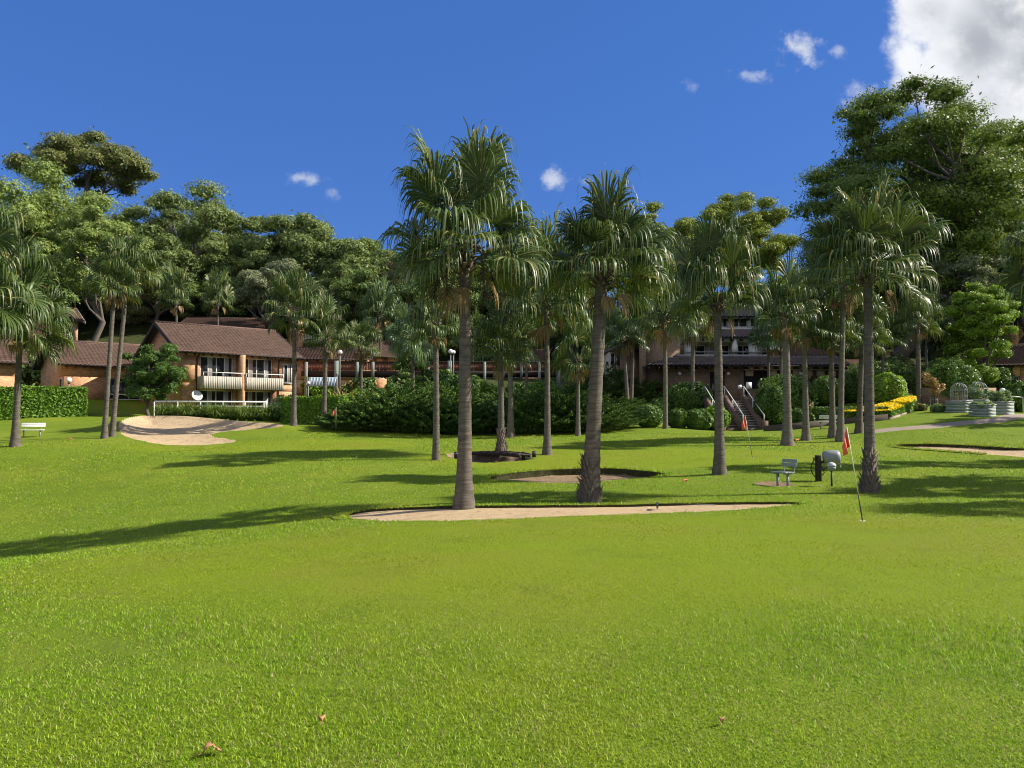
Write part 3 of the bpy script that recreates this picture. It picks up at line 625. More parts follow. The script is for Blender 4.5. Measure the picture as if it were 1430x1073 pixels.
def make_palm(label, px, D, topx, topy, Rpx, crown_py, wpx=None, nf=34, S=28, seed=0, dead=6, boots=False, flare=1.5, bark='palm_bark', leaf='palm', lo=-4, droop=1., fruit=0, group='fan palms on the golf lawn', loc=None, pet=.56, base_py=None):
    rg = np.random.default_rng(seed + 100)
    b = onground(px, D) if loc is None else np.array([loc[0], loc[1], H(*loc)])
    mpp = D / F_PX; Rm = Rpx * mpp * .89
    top = P(topx, topy, D + rg.normal() * .15) - b if loc is None else np.array([rg.normal() * .3, rg.normal() * .2, topy])
    r = empty('fan_palm', b); tag(r, label, 'palm tree', group)
    rt = (wpx or 15 * 22 / D) * mpp / 2 * .81; flare = 1 + (flare - 1) * 1.45; droop *= rg.uniform(.75, 1.3); n = max(10, int(top[2] / .14)); pts = []; rad = []
    for k in range(n + 1):
        t = k / n; sway = math.sin(t * math.pi) * .06 * rg.uniform(.8, 1.2) * top[2] * .06
        pts.append((top[0] * (t ** 1.25) + sway, top[1] * t, -.15 + (top[2] + .15) * t))
        fl = 1 + (flare - 1) * math.exp(-t * top[2] / .55) + .12 * math.exp(-t * top[2] / 2.5); rad.append(rt * fl * (1.06 - .2 * t) * (1 + .035 * (-1) ** k + rg.normal() * .012))
    MB().tube(pts, rad, 14).build('trunk', M[bark], r, True)
    ctop = P(px, crown_py, D)[2] - b[2] if loc is None else topy + 2.2
    V, Q = fan_fronds(rg, int(nf * .76), Rm, 80, lo, int(S * 1.5), droop=droop, pet=pet)
    zmax = np.percentile(V[:, 2], 99.97); V[:, 2] = np.where(V[:, 2] > 0, V[:, 2] * max(.5, (ctop - top[2]) / zmax), V[:, 2])
    V += top
    link('crown', quads_mesh('crown', V, Q, M[leaf]), r)
    if dead:
        V, Q = fan_fronds(rg, max(2, int(dead * .6)), Rm * .62, -30, -75, max(16, S // 2), droop=2.4, pet=.62, spread=75); V += top - [0, 0, .12]
        link('dead_fronds', quads_mesh('dead_fronds', V, Q, M['palm_dead']), r)
    mb = MB(); kk = 46 if D < 30 else 20
    for k in range(kk):   # cut leaf bases round the top of the trunk
        an = k * 2.4; zz = top[2] - .02 - .55 * (k / kk) * min(1.2, Rm / 1.6); o = Vector((math.cos(an), math.sin(an), 0))
        p = Vector((top[0], top[1], zz)) + o * rt * .8; q = p + o * rg.uniform(.10, .24) * Rm / 2 + Vector((0, 0, rg.uniform(.05, .22)))
        mb.bar(p, q, .075 * max(.7, Rm / 2), .04)
    mb.build('leaf_bases', M['boots'], r)
    if boots:
        mb = MB()
        for k in range(130):
            an = k * 2.39996; t = k / 130; zz = .04 + t * t * 1.0; o = Vector((math.cos(an), math.sin(an), 0)); rr = rt * (1 + (flare - 1) * math.exp(-zz / .55))
            p = o * rr * .92 + Vector((0, 0, zz)); q = p + o * rg.uniform(.03, .13) + Vector((0, 0, rg.uniform(.08, .22))); a = o.cross(Vector((0, 0, 1))) * .05
            mb.add([p - a, p + a, q + a * .3, q - a * .3, p - a - o * .03, p + a - o * .03], [(0, 1, 2, 3), (4, 3, 2, 5), (0, 3, 4), (1, 5, 2)])
        mb.build('trunk_boots', M['boots'], r)
    if fruit:
        mb = MB()
        for k in range(fruit):
            an = k * 2 * math.pi / fruit + .4; o = np.array([math.cos(an), math.sin(an), 0])
            q = [top + o * rr + np.array([0, 0, zz]) for rr, zz in ((rt, 0), (.35, .05), (.6, -.25), (.68, -.7), (.70, -1.15))]; mb.tube(q, [.03, .028, .025, .022, .012], 5)
            for m in range(26):
                tz = rg.uniform(.2, 1); p = q[2] * (1 - tz) + q[4] * tz; mb.tube([p, p + rg.normal(size=3) * [.14, .14, .05] + [0, 0, -.16]], [.012, .008], 4)
        mb.build('fruit_stalks', M['stalk'], r)
    return r
PALMS = [
 # label, px, D, topx, topy, Rpx, crown top, trunk px, kwargs
 ('tallest fan palm, straight thick trunk rising from the middle of the long near sand bunker', 648, 17.5, 649, 345, 128, 176, 21, dict(nf=40, S=36, dead=5, fruit=5, flare=1.62, lo=-10, seed=1)),
 ('leaning fan palm with rough flared foot at the rim of the long near sand bunker', 823, 18.5, 841, 372, 110, 236, 24, dict(nf=40, S=36, boots=True, dead=5, flare=1.5, seed=2)),
 ('tall fan palm with spiky old leaf bases round its foot beside the red flag', 1213, 20, 1211, 366, 112, 238, 15.5, dict(nf=40, S=36, boots=True, flare=1.75, dead=4, seed=3)),
 ('sturdy smooth fan palm with wide conical foot standing before the brick stairs', 1004, 25, 1001, 416, 76, 293, 14.5, dict(nf=38, S=32, flare=1.6, dead=4, seed=4, lo=8)),
 ('slim fan palm beside the end post of the little footbridge', 609, 30, 608, 452, 46, 362, 10, dict(nf=32, seed=5, flare=1.35)),
 ('short fan palm growing right behind the little footbridge', 700, 32, 698, 492, 52, 414, 10.5, dict(nf=34, seed=6, flare=1.6, boots=True)),
 ('fan palm at the juniper edge just behind the short footbridge palm', 713, 43, 712, 488, 48, 410, 9, dict(nf=32, seed=7, bark='palm_bark_grey', flare=1.5)),
 ('tall dark fan palm beside the pair of black bollards', 764, 32, 763, 420, 86, 282, 9.5, dict(nf=36, seed=8, flare=1.7)),
 ('thin fan palm against the junipers beside the leaning palm', 807, 43, 807, 503, 46, 432, 6, dict(nf=28, seed=9, bark='palm_bark_grey')),
 ('pale trunked fan palm standing alone between the stairs flag and the grey seat', 1099, 36, 1096, 436, 56, 345, 13, dict(nf=34, seed=10, bark='palm_bark_grey', dead=10, flare=1.6)),
 ('fan palm second in the row before the yellow flowering hedge', 1125, 38.5, 1122, 452, 52, 362, 9, dict(nf=32, seed=11, bark='palm_bark_grey', dead=8, flare=1.7)),
 ('fan palm before the white garden bench', 1162, 39, 1160, 468, 44, 398, 8.5, dict(nf=32, seed=12, bark='palm_bark_grey', flare=1.7)),
 ('tall slim fan palm between the white bench palm and the red flag', 1173, 37.5, 1178, 395, 58, 318, 9, dict(nf=34, seed=13, bark='palm_bark_grey', dead=12, flare=1.8)),
 ('fan palm mostly hidden behind the tall palm beside the red flag', 1199, 40, 1204, 470, 44, 400, 8.5, dict(nf=30, seed=14, flare=1.6)),
 ('fan palm growing among the clipped round bushes', 929, 46, 928, 438, 66, 318, 7.5, dict(nf=38, S=32, seed=15, bark='palm_bark_grey', flare=1.2)),
 ('slender palm rising through the dark square bush by the clubhouse', 967, 54, 967, 452, 42, 378, 6.5, dict(nf=30, seed=16, bark='palm_bark_grey', flare=1.1)),
 ('slender palm leaning outward against the clubhouse tower', 877, 57, 869, 470, 40, 408, 6, dict(nf=30, seed=17, bark='palm_bark_grey', leaf='palm_grey', flare=1.2)),
 ('slender palm crossing the leaning one at the foot of the clubhouse tower', 881, 57.5, 885, 455, 40, 392, 6.2, dict(nf=30, seed=18, bark='palm_bark_grey', leaf='palm_grey', flare=1.2)),
 ('fan palm standing before the clipped hedge by the balcony house', 410, 45, 411, 440, 50, 376, 7.5, dict(nf=36, seed=19, flare=1.7, dead=3)),
 ('fan palm against the dark hedge beside the small far flag', 452, 46, 455, 472, 44, 404, 7.5, dict(nf=34, seed=20, flare=1.3, dead=3)),
 ('short fan palm with browning skirt behind the junipers and walkway lamp', 504, 57, 504, 482, 34, 440, 5, dict(nf=30, seed=21, flare=1.1, dead=12)),
 ('weeping palm with long hanging leaves rising out of the junipers', 576, 52, 577, 468, 50, 412, 6, dict(nf=34, seed=22, droop=2.2, lo=-30, bark='palm_bark_grey', leaf='palm_grey', dead=3)),
 ('slightly curved fan palm of the twin pair beside the bunker, shorter trunk', 146, 40, 160, 398, 44, 325, 7.5, dict(nf=34, seed=23, flare=1.5, dead=10)),
 ('taller leaning fan palm of the twin pair beside the bunker', 157, 41, 180, 372, 48, 316, 7.5, dict(nf=34, seed=24, flare=1.5, dead=4)),
 ('fan palm with grey weeping crown beside the white slatted bench', 22, 35, 29, 446, 76, 345, 10, dict(nf=40, S=32, seed=25, flare=1.7, dead=5, lo=-28, droop=1.05)),
 ('fan palm beyond the white bench, only its crown reaching into view', -34, 31, -22, 400, 92, 262, 11, dict(nf=38, S=32, seed=26, flare=1.5, lo=-28, droop=1.05)),
 ('slender palm with bare brown trunk by the end of the yellow hedge', 1283, 52, 1281, 450, 36, 400, 7.5, dict(nf=30, seed=27, flare=1.1)),
 ('small thin palm behind the brown tiled roofs with ragged crown', 303, 74, 304, 420, 28, 372, 3.5, dict(nf=24, S=20, seed=28, flare=1.1)),
 ('small palm with a swollen trunk top behind the balcony house ridge', 246, 72, 246, 418, 30, 362, 4, dict(nf=24, S=20, seed=29, flare=1.1)),
 ('thin palm in front of the clubhouse terrace windows', 1073, 56, 1073, 475, 34, 425, 4.5, dict(nf=28, S=22, seed=30, flare=1.1, leaf='palm_grey')),
 ('thin dark palm beside the clubhouse terrace hedge', 1090, 55, 1091, 470, 36, 420, 4.5, dict(nf=28, S=22, seed=31, flare=1.1, leaf='palm_grey')),
 ('small palm at the hillside foot beside the lime green tree', 1293, 60, 1294, 455, 34, 412, 4, dict(nf=26, S=22, seed=33, leaf='palm_grey')),
 ('young palm behind the hedge between two tall palms near the yellow flowers', 1232, 52, 1234, 470, 40, 424, 5, dict(nf=28, S=22, seed=34)),
 ('small palm deep in the forest shade above the walkway', 530, 80, 531, 436, 42, 382, 4, dict(nf=30, S=20, seed=35, leaf='palm_grey')),
 ('small palm behind the walkway next to the tile roofed house', 660, 74, 660, 470, 34, 425, 4, dict(nf=26, S=20, seed=36)),
 ('fan palm in front of the forest between the tall palm and leaning palm', 735, 62, 735, 450, 44, 372, 4.5, dict(nf=30, S=22, seed=37)),
]
for lab, px, D, tx, ty, rp, cy, wp, kw in PALMS:
    make_palm(lab, px, D, tx, ty, rp, cy, wp, **kw)
# palms beside the view whose fronds and shadows reach into it
make_palm('fan palm just outside the view dangling grey fronds beside the lime green tree', 1480, 27, 1478, 372, 84, 285, 13, nf=36, S=28, seed=41, dead=8, flare=1.5, lo=-60, droop=1.4)
for k, (lx, ly, hh) in enumerate(((20.5, 20.5, 6.6), (24.5, 22.8, 7.5), (27, 28.5, 8.0), (31, 30.0, 8.0), (19.0, 16.6, 6.4), (36, 41.5, 9))):
    make_palm('fan palm beside the lawn whose shadow falls over the grass' , 0, 25, 0, hh, 100, 0, 13, nf=34, S=18, seed=50 + k, dead=3, loc=(lx, ly), group='palms beside the lawn casting shadows')

# ------------------------------------------------------------------ forest
G_FOREST = 'trees on the wooded slope'
def tallest(label, px, top_py, D, wpx, ch_px, mleaf, shape, seed, nclump, leafn=190, leaf=.27, tr=.4, flat=.6, bark='bark', rz=0, base=None, clf=.2, aspect=.45, sp=.84):
    mpp = D / F_PX; b = onground(px, D) if base is None else np.array([X(px, D), D, base]); h = P(px, top_py, D)[2] - b[2]; cr = wpx * mpp / 2
    ms = tree_meshes(seed, h, cr * .92, ch_px * mpp, nclump, cr * clf, leafn, leaf, M[mleaf], M[bark], tr, shape, aspect, flat, None, sp)
    return plant('tree', ms, b, label, 'tree', G_FOREST)
tallest('huge spreading tree with dark open crown, highest above the stairs and yellow hedge', 1275, 106, 66, 330, 300, 'fig', 'gum', 201, 150, 260, .18, .75, .44, clf=.165, sp=1.05)
tallest('great round topped tree beside the cloud, next to the highest tree', 1425, 138, 72, 330, 290, 'fig', 'gum', 202, 140, 250, .19, .7, .44, clf=.165, sp=1.05)
tallest('open umbrella shaped bronze gum standing highest above the brick cottages', 112, 181, 108, 190, 88, 'gum_brown', 'umbrella', 203, 44, 230, .27, .5, .5, clf=.19)
tallest('broad yellowish gum in front of the umbrella shaped one', 70, 236, 92, 250, 180, 'olive', 'gum', 204, 70, 230, .24, .5, .6)
tallest('airy dark gum with branches showing sky, behind the balcony house', 262, 250, 102, 200, 165, 'gum', 'gum', 205, 62, 220, .25, .5, .52, 'bark_pale')
tallest('dense rounded gum next to the airy gum, at the end of the hill line', 425, 285, 102, 160, 135, 'gum', 'gum', 206, 60, 220, .25, .5, .6)
tallest('gum between the airy gum and the dense rounded gum', 345, 292, 108, 120, 130, 'gum', 'gum', 207, 36, 220, .26, .45, .55)
tallest('bushy green tree below the broad yellowish gum', 128, 290, 80, 130, 130, 'olive', 'round', 208, 50, 200, .2, .35)
tallest('pale grey green round tree behind the roofs', 375, 356, 84, 105, 80, 'grey', 'round', 209, 36, 210, .2, .35)
tallest('dusty green tree beside the brown twiggy tree', 492, 356, 92, 100, 80, 'gum', 'gum', 210, 34, 210, .22, .35)
tallest('brown twiggy half bare tree behind the walkway', 574, 346, 86, 88, 95, 'twig', 'round', 211, 34, 240, .2, .3, .8, aspect=.2)
tallest('olive crowned tree behind the tallest palm', 690, 352, 92, 130, 95, 'gum', 'gum', 212, 46, 210, .22, .4)
tallest('yellow green tree peeping between the two middle palms', 770, 366, 95, 100, 90, 'yellow', 'round', 213, 50, 200, .22, .35)
tallest('bright yellow green tree beside the leaning palm crown', 922, 282, 95, 110, 110, 'yellow', 'gum', 214, 60, 210, .2, .4, sp=.72, clf=.22)
tallest('yellow green gum with bare limbs and clumped top over the clubhouse', 1035, 266, 98, 150, 120, 'yellow', 'gum', 215, 75, 220, .2, .45, .6, 'bark', sp=.8, clf=.18)
tallest('grey leafed tree behind the tall palm beside the red flag', 1345, 335, 62, 120, 110, 'grey', 'round', 216, 50, 210, .15, .3)
tallest('tall dark fig filling the gap between the two biggest trees', 1350, 178, 84, 230, 240, 'fig', 'gum', 221, 80, 230, .24, .5, .62)
tallest('bright lime green tree with forked trunk above the planter boxes', 1368, 388, 57, 100, 150, 'lime', 'round', 217, 80, 330, .10, .28, .6, clf=.2)
tallest('dark dense conical tree in front of the walkway', 572, 452, 62, 78, 100, 'green', 'cone', 218, 60, 170, .14, .2)
tallest('leafy magnolia tree shading the brick gable of the balcony house', 212, 476, 55, 84, 88, 'box', 'round', 219, 60, 300, .10, .16, .7)
tallest('bright leafed small tree against the clubhouse side wing', 855, 462, 72, 60, 60, 'lime', 'round', 220, 24, 170, .16, .2)
# the mass of similar trees behind, copies of a few kinds
KINDS = [tree_meshes(300 + i, 13, 5.2, 9.5, 40, 1.35, 190, .23, M[mk], M['bark'], .32, sh) for i, (mk, sh) in enumerate((('green', 'round'), ('gum', 'gum'), ('green', 'gum'), ('grey', 'round'), ('yellow', 'round'), ('gum', 'round')))]
FOREST_LABEL = ['dense dark leaved tree in the forest behind the houses', 'olive leaved tree in the forest behind the houses', 'dark loose crowned tree in the forest behind the houses', 'grey green tree in the forest behind the houses', 'yellow green tree in the forest behind the houses', 'dull olive round tree in the forest behind the houses']
def forest():
    rg = np.random.default_rng(9)
    rows = [(78, 16, .72, 440), (88, 17, .85, 400), (100, 17, 1.0, 375), (116, 15, 1.1, 370)]
    for D, n, s, ty in rows:
        for i in range(n):
            px = -140 + (1720 / (n - 1)) * i + rg.normal() * 22; d = D + rg.normal() * 2.5
            if D < 80 and px < 860: d += 15
            if 215 < px < 410 and d < 98: d += 12
            x = X(px, d); top = P(px, ty + rg.normal() * 10 - ((85 if D > 85 else 40) if px < 260 else 0) - (25 if 260 <= px < 480 else 0) - (34 if 480 <= px < 980 and D > 85 else 0) - (30 if px > 1150 else 0), d)[2]; z = H(x, d); k = int(rg.choice(6, p=(.32, .18, .2, .1, .06, .14)))
            hgt = min(18, max(6, top - z)); sc = max(.6, min(1.35, hgt / 13))
            plant('tree', KINDS[k], (x, d, top - 13 * sc if top - 13 * sc < z else z), FOREST_LABEL[k], 'tree', G_FOREST + ', ' + FOREST_LABEL[k].split(' tree')[0], sc * rg.uniform(.95, 1.2), rg.uniform(0, 6.28), sc)
forest()
# shrubs under the trees on the slope and round the houses
def shrub_mesh(seed, r, h, n, leaf, mk, ncl=16, aspect=.5, clr=.34):
    rg = np.random.default_rng(seed); cs = []; rs = []
    for i in range(ncl):
        an = rg.random() * 6.283; q = rg.random() ** .5 * .72; zz = h * (.25 + .55 * rg.random()) * (1 - .4 * q); cs.append((math.cos(an) * r * q, math.sin(an) * r * q, zz)); rs.append(np.array([r, r, h * .8]) * clr * rg.uniform(.8, 1.25))
    CL_REF[0] = r * clr; V = clumps(cs, rs, n, leaf, aspect, .25, .5, rg)
    mb = MB()
    for i in range(6): mb.tube(limb_path((rg.normal() * .05, rg.normal() * .05, -.1), cs[i], rg, .05), [.035, .03, .025, .02, .01], 5, False)
    return qmesh('foliage', V, M[mk]), mb.mesh('stems', M['bark'])
UNDER = [shrub_mesh(400 + i, 2.0, 2.6, 150, .15, mk) for i, mk in enumerate(('box', 'green', 'hedge', 'gum', 'fig'))]
def understory():
    rg = np.random.default_rng(12)
    spots = [(px, 72.5 + rg.normal()) for px in range(-30, 430, 34)] + [(px, D) for D, step in ((66, 62), (72, 70)) for px in range(440, 1470, step)] + [(px, 74 + rg.normal() * 3) for px in range(-40, 440, 55)]
    for px, D in spots:
        px += rg.normal() * 14; D += rg.normal() * 1.2
        if 840 < px < 1215 and D > 54: continue
        if px < 435 and D < 70: continue
        k = int(rg.integers(0, 5)); s = rg.uniform(.7, 1.35)
        if 225 < px < 440 or 670 < px < 840: s *= .6
        x = X(px, D); nm = ('glossy dark shrub', 'dull dark shrub', 'fresh green shrub', 'olive shrub', 'broad leaved shrub')[k]
        plant('shrub', UNDER[k], (x, D, H(x, D)), nm + ' in the planting along the foot of the slope', 'shrub', 'slope planting, ' + nm, s, rg.uniform(0, 6.28), s * rg.uniform(.8, 1.3), ('foliage', 'stems'))
understory()

# ------------------------------------------------------------------ garden planting
def juniper(seed, r, h):
    """layered, outward leaning sprays"""
    rg = np.random.default_rng(seed); V = []; n = 150
    for i in range(n):
        an = i * 2.39996; q = math.sqrt((i + .5) / n); rr = r * q * .92; zz = h * (1 - .72 * q * q) * rg.uniform(.62, 1.08); o = np.array([math.cos(an), math.sin(an), .42 - .45 * q + rg.normal() * .08]); o /= np.linalg.norm(o)
        c = np.array([math.cos(an) * rr, math.sin(an) * rr, zz]); L = rg.uniform(.55, 1.2); k = 150
        t = rg.random(k); side = np.cross(o, [0, 0, 1.]); side /= np.linalg.norm(side)
        C = c + o * (t * L)[:, None] + side * ((rg.random(k) - .5) * .5 * (1 - .75 * t))[:, None] + np.array([0, 0, 1.]) * ((.16 * t * t + rg.normal(size=k) * .03))[:, None]
        a = unit(o + rg.normal(size=(k, 3)) * .42); nr = unit(np.array([0, 0, 1.]) + rg.normal(size=(k, 3)) * .5); b = unit(np.cross(nr, a)); s = rg.uniform(.05, .105, k)[:, None]
        V.append(np.stack([C - a * s, C - b * s * .3, C + a * s, C + b * s * .3], 1).reshape(-1, 3))
    # inner foliage so the mound is dense
    k = 7000; an = rg.random(k) * 6.283; q = np.sqrt(rg.random(k)) * .86; C = np.c_[np.cos(an) * q * r, np.sin(an) * q * r, h * (1 - .72 * q * q) * rg.random(k) * .72]
    V.append(leaf_quads(C, rg.normal(size=(k, 3)), .07, .35, 1, .3, rg))
    mb = MB(); [mb.tube(limb_path((0, 0, -.1), (math.cos(j) * r * .6, math.sin(j) * r * .6, h * .5), rg), [.06, .05, .04, .03, .02], 5, False) for j in range(7)]
    return qmesh('foliage', np.concatenate(V), M['juniper']), mb.mesh('stems', M['bark'])
JUN = [juniper(500 + i, 2.4, 1.62) for i in range(3)]
JL = [(500, 45.6, 1.0, 'spreading juniper beside the small far flag'), (548, 46.4, 1.12, 'spreading juniper under the weeping palm'), (596, 45.8, .98, 'spreading juniper behind the slim footbridge palm'), (648, 46.2, 1.05, 'spreading juniper behind the tallest palm trunk'),
      (690, 47.5, 1.08, 'spreading juniper behind the short footbridge palm'), (735, 46, 1.02, 'spreading juniper behind the dark bollards'), (782, 46.4, 1.05, 'spreading juniper beside the thin juniper palm'), (828, 46.6, .92, 'end juniper of the row nearest the clipped bushes'),
      (520, 49.5, 1.1, 'back row juniper below the yellow blotched shrub'), (622, 50, 1.1, 'back row juniper under the walkway lamp'), (715, 51, 1.1, 'back row juniper under the walkway'), (800, 51, 1.15, 'back row juniper beside the tall green post'), (856, 54, 1.0, 'tall juniper mound near the clubhouse tower'), (845, 62, 1.2, 'dark juniper mound against the clubhouse side wing'), (898, 60.5, .9, 'dark juniper mound under the clubhouse tower')]
for i, (px, D, s, lab) in enumerate(JL):
    b = onground(px, D); plant('juniper', JUN[i % 3], b, lab, 'shrub', 'spreading junipers along the back of the lawn', s * (.88 + .26 * ((i * 7) % 5) / 4), i * 1.9, s * (.74 + .5 * ((i * 3) % 4) / 3), ('foliage', 'stems'))
def ball_mesh(seed, r, h, n, leaf, mk, lump=.06, box=False):
    rg = np.random.default_rng(seed); d = unit(rg.normal(size=(n, 3)))
    if box: d = d / (np.abs(d) ** 5).sum(1, keepdims=True) ** (1 / 5)
    f = 1 + lump * np.sin(d[:, :1] * 7 + seed) * np.sin(d[:, 1:2] * 6) + rg.normal(size=(n, 1)) * .03 - .22 * (rg.random((n, 1)) < .25)
    C = d * f * np.array([r, r, h / 2]) + [0, 0, h / 2]; V = leaf_quads(C, unit(d), leaf, .55, .55, .1, rg)
    k = n // 3; C = unit(rg.normal(size=(k, 3))) * .86 * np.array([r, r, h / 2]) + [0, 0, h / 2]; V = np.concatenate([V, leaf_quads(C, rg.normal(size=(k, 3)), leaf * 1.6, .6, .4, 0, rg)])
    V[:, 2] = np.maximum(V[:, 2], -.05); mb = MB(); mb.tube([(0, 0, -.1), (0, 0, h * .5)], [.06, .04], 6)
    for j in range(5): mb.tube([(0, 0, h * .2), (math.cos(j * 1.26) * r * .5, math.sin(j * 1.26) * r * .5, h * .5)], [.03, .015], 5)
    return qmesh('foliage', V, M[mk]), mb.mesh('stems', M['bark'])
def ball(px, D, wpx, hpx, label, mk='box', seed=0, box=False, lump=.06, base=None, n=5200, name='clipped_bush', group='clipped bushes before the clubhouse'):
    mpp = D / F_PX; b = onground(px, D) if base is None else np.array([X(px, D), D, base]); ms = ball_mesh(seed, wpx * mpp / 2, hpx * mpp, n, .085, mk, lump, box)
    return plant(name, ms, b, label, 'bush', group, parts=('foliage', 'stems'))
ball(906, 47.5, 38, 31, 'round clipped bush beside the row end juniper', 'box', 1)
ball(947, 48.5, 30, 26, 'loose low bush between the two palms before the clubhouse', 'box', 2, lump=.15)
ball(975, 48.5, 38, 28, 'low rounded bush below the dark square bush', 'box', 3, lump=.12)
ball(1000, 49.5, 34, 34, 'bright topped bush touching the stair wall', 'hedge', 4, lump=.14)
ball(921, 54, 26, 28, 'small ball bush behind the round clipped bush', 'box', 5)
ball(963, 55, 54, 46, 'big squarish dark bush against the clubhouse wall', 'box', 6, True, .12)
ball(1080, 51, 46, 56, 'tall leafy bush on the far side of the stairs', 'box', 7, lump=.16, n=6500)
ball(1098, 52.6, 62, 58, 'broad bush in front of the terrace windows', 'box', 8, True, .12, n=6000)
ball(1118, 46.5, 34, 26, 'low loose bush at the end of the stone wall', 'box', 9, lump=.2)
ball(1155, 56, 42, 42, 'round bush behind the white bench', 'box', 10, n=5200)
ball(1190, 57, 40, 44, 'round bush beside the orange brick wall', 'box', 11)
ball(1241, 50, 46, 52, 'large yellow edged ball bush above the yellow flowering hedge', 'lime', 12, lump=.07, n=8000)
ball(402, 56, 46, 36, 'rounded green shrub at the corner of the balcony house', 'veg', 13, lump=.22, group='garden shrubs by the houses')
ball(435, 57, 30, 30, 'loose shrub behind the hedge by the brick pier', 'hedge', 14, lump=.25, group='garden shrubs by the houses')
ball(50, 57.5, 38, 18, 'low rounded shrub behind the clipped hedge by the cottages', 'hedge', 15, lump=.2, group='garden shrubs by the houses')
ball(24, 58, 24, 24, 'small shrub between the two cottages', 'hedge', 16, lump=.2, group='garden shrubs by the houses')
ball(1310, 46.5, 16, 10, 'low green shrub beside the coppery sapling', 'veg', 17, lump=.25, n=1500, group='garden shrubs by the planters')
ball(1280, 48.5, 24, 10, 'low brownish groundcover shrub at the yellow hedge end', 'gum_brown', 18, lump=.25, n=1600, group='garden shrubs by the planters')
ball(690, 58, 40, 24, 'shrub under the walkway beside the footbridge palm', 'green', 19, lump=.2, group='garden shrubs by the houses')
ball(730, 60, 40, 26, 'rounded dark shrub under the walkway posts', 'box', 20, lump=.1, group='garden shrubs by the houses')
ball(640, 58, 40, 26, 'shrub under the walkway lamp with lighter leaves', 'hedge', 21, lump=.25, group='garden shrubs by the houses')
ball(1225, 56, 66, 34, 'clipped dark hedge bush behind the large ball bush', 'box', 22, True, .06, base=3.6)
ball(1330, 53, 60, 60, 'dark bush under the grey leafed tree', 'box', 23, lump=.25, n=6000, group='garden shrubs by the planters')
ball(1300, 55, 50, 50, 'dark bush behind the bare brown palm trunk', 'green', 24, lump=.25, n=6000, group='garden shrubs by the planters')
ball(1425, 47, 34, 40, 'dark bush by the white path rail', 'box', 25, lump=.2, group='garden shrubs by the planters')
ball(1390, 60, 50, 40, 'dark bush beside the forked trunk of the lime tree', 'box', 26, lump=.25, group='garden shrubs by the planters')

def hedge_mesh(L, Wd, h, mk, leaf=.09, dens=190, seed=0, top=None):
    rg = np.random.default_rng(seed); C = []; N = []
    for ax, sgn, area in ((2, 1, L * Wd), (1, -1, L * h), (1, 1, L * h), (0, -1, Wd * h), (0, 1, Wd * h)):
        k = int(area * dens); p = np.c_[rg.random(k) * L, rg.random(k) * Wd, rg.random(k) * h]; dep = np.abs(rg.normal(size=k)) * .05 + .12 * (rg.random(k) < .3)
        lim = (L, Wd, h)[ax]; p[:, ax] = lim - dep if sgn > 0 else dep; nn = np.zeros((k, 3)); nn[:, ax] = sgn
        p += .035 * np.sin(p[:, [1, 2, 0]] * 4.1 + seed) * nn; C.append(p); N.append(nn)
    V = leaf_quads(np.concatenate(C), np.concatenate(N), leaf, .55, .75, .15, rg)
    core = MB().box(.18, L - .18, .18, Wd - .18, 0, h - .18); V = np.concatenate([V, np.array(core.v)[np.array(core.f).ravel()]])
    return qmesh('foliage', V, M[mk])
def hedge(label, px0, D0, px1, D1, py_top, Wd, mk='hedge', seed=0, name='clipped_hedge', h=None, dens=190):
    a = onground(px0, D0); b = onground(px1, D1); L = math.hypot(b[0] - a[0], b[1] - a[1]); h = h or P((px0 + px1) / 2, py_top, (D0 + D1) / 2)[2] - min(a[2], b[2])
    r = empty(name, (a[0], a[1], min(a[2], b[2]) - .08), math.atan2(b[1] - a[1], b[0] - a[0])); tag(r, label, 'hedge', 'clipped hedges')
    link('foliage', hedge_mesh(L, Wd, h + .08, mk, seed=seed, dens=dens), r)
    mb = MB(); [mb.tube([(t * L, Wd / 2, -.1), (t * L, Wd / 2, h * .5)], .035, 5) for t in (.1, .3, .5, .7, .9)]; mb.build('stems', M['bark'], r); return r
hedge('long clipped green hedge beside the white slatted bench palm', 28, 51, 121, 53, 540, 1.9, seed=1)
hedge('clipped hedge block cut off by the photo edge next to the cottages', -50, 49.5, 19, 50.5, 540, 1.9, seed=2)
hedge('clipped hedge square lit at its corner behind the near hedge palm', 391, 49.6, 448, 48.4, 554, 2.2, seed=3)
hedge('dark clipped hedge between two palms beside the small far flag', 449, 48.2, 474, 47.8, 553, 2.0, seed=4)
hedge('low dark green hedge below the yellow flowering hedge', 1131, 46.5, 1241, 45.0, 569, 1.6, 'box', seed=5)
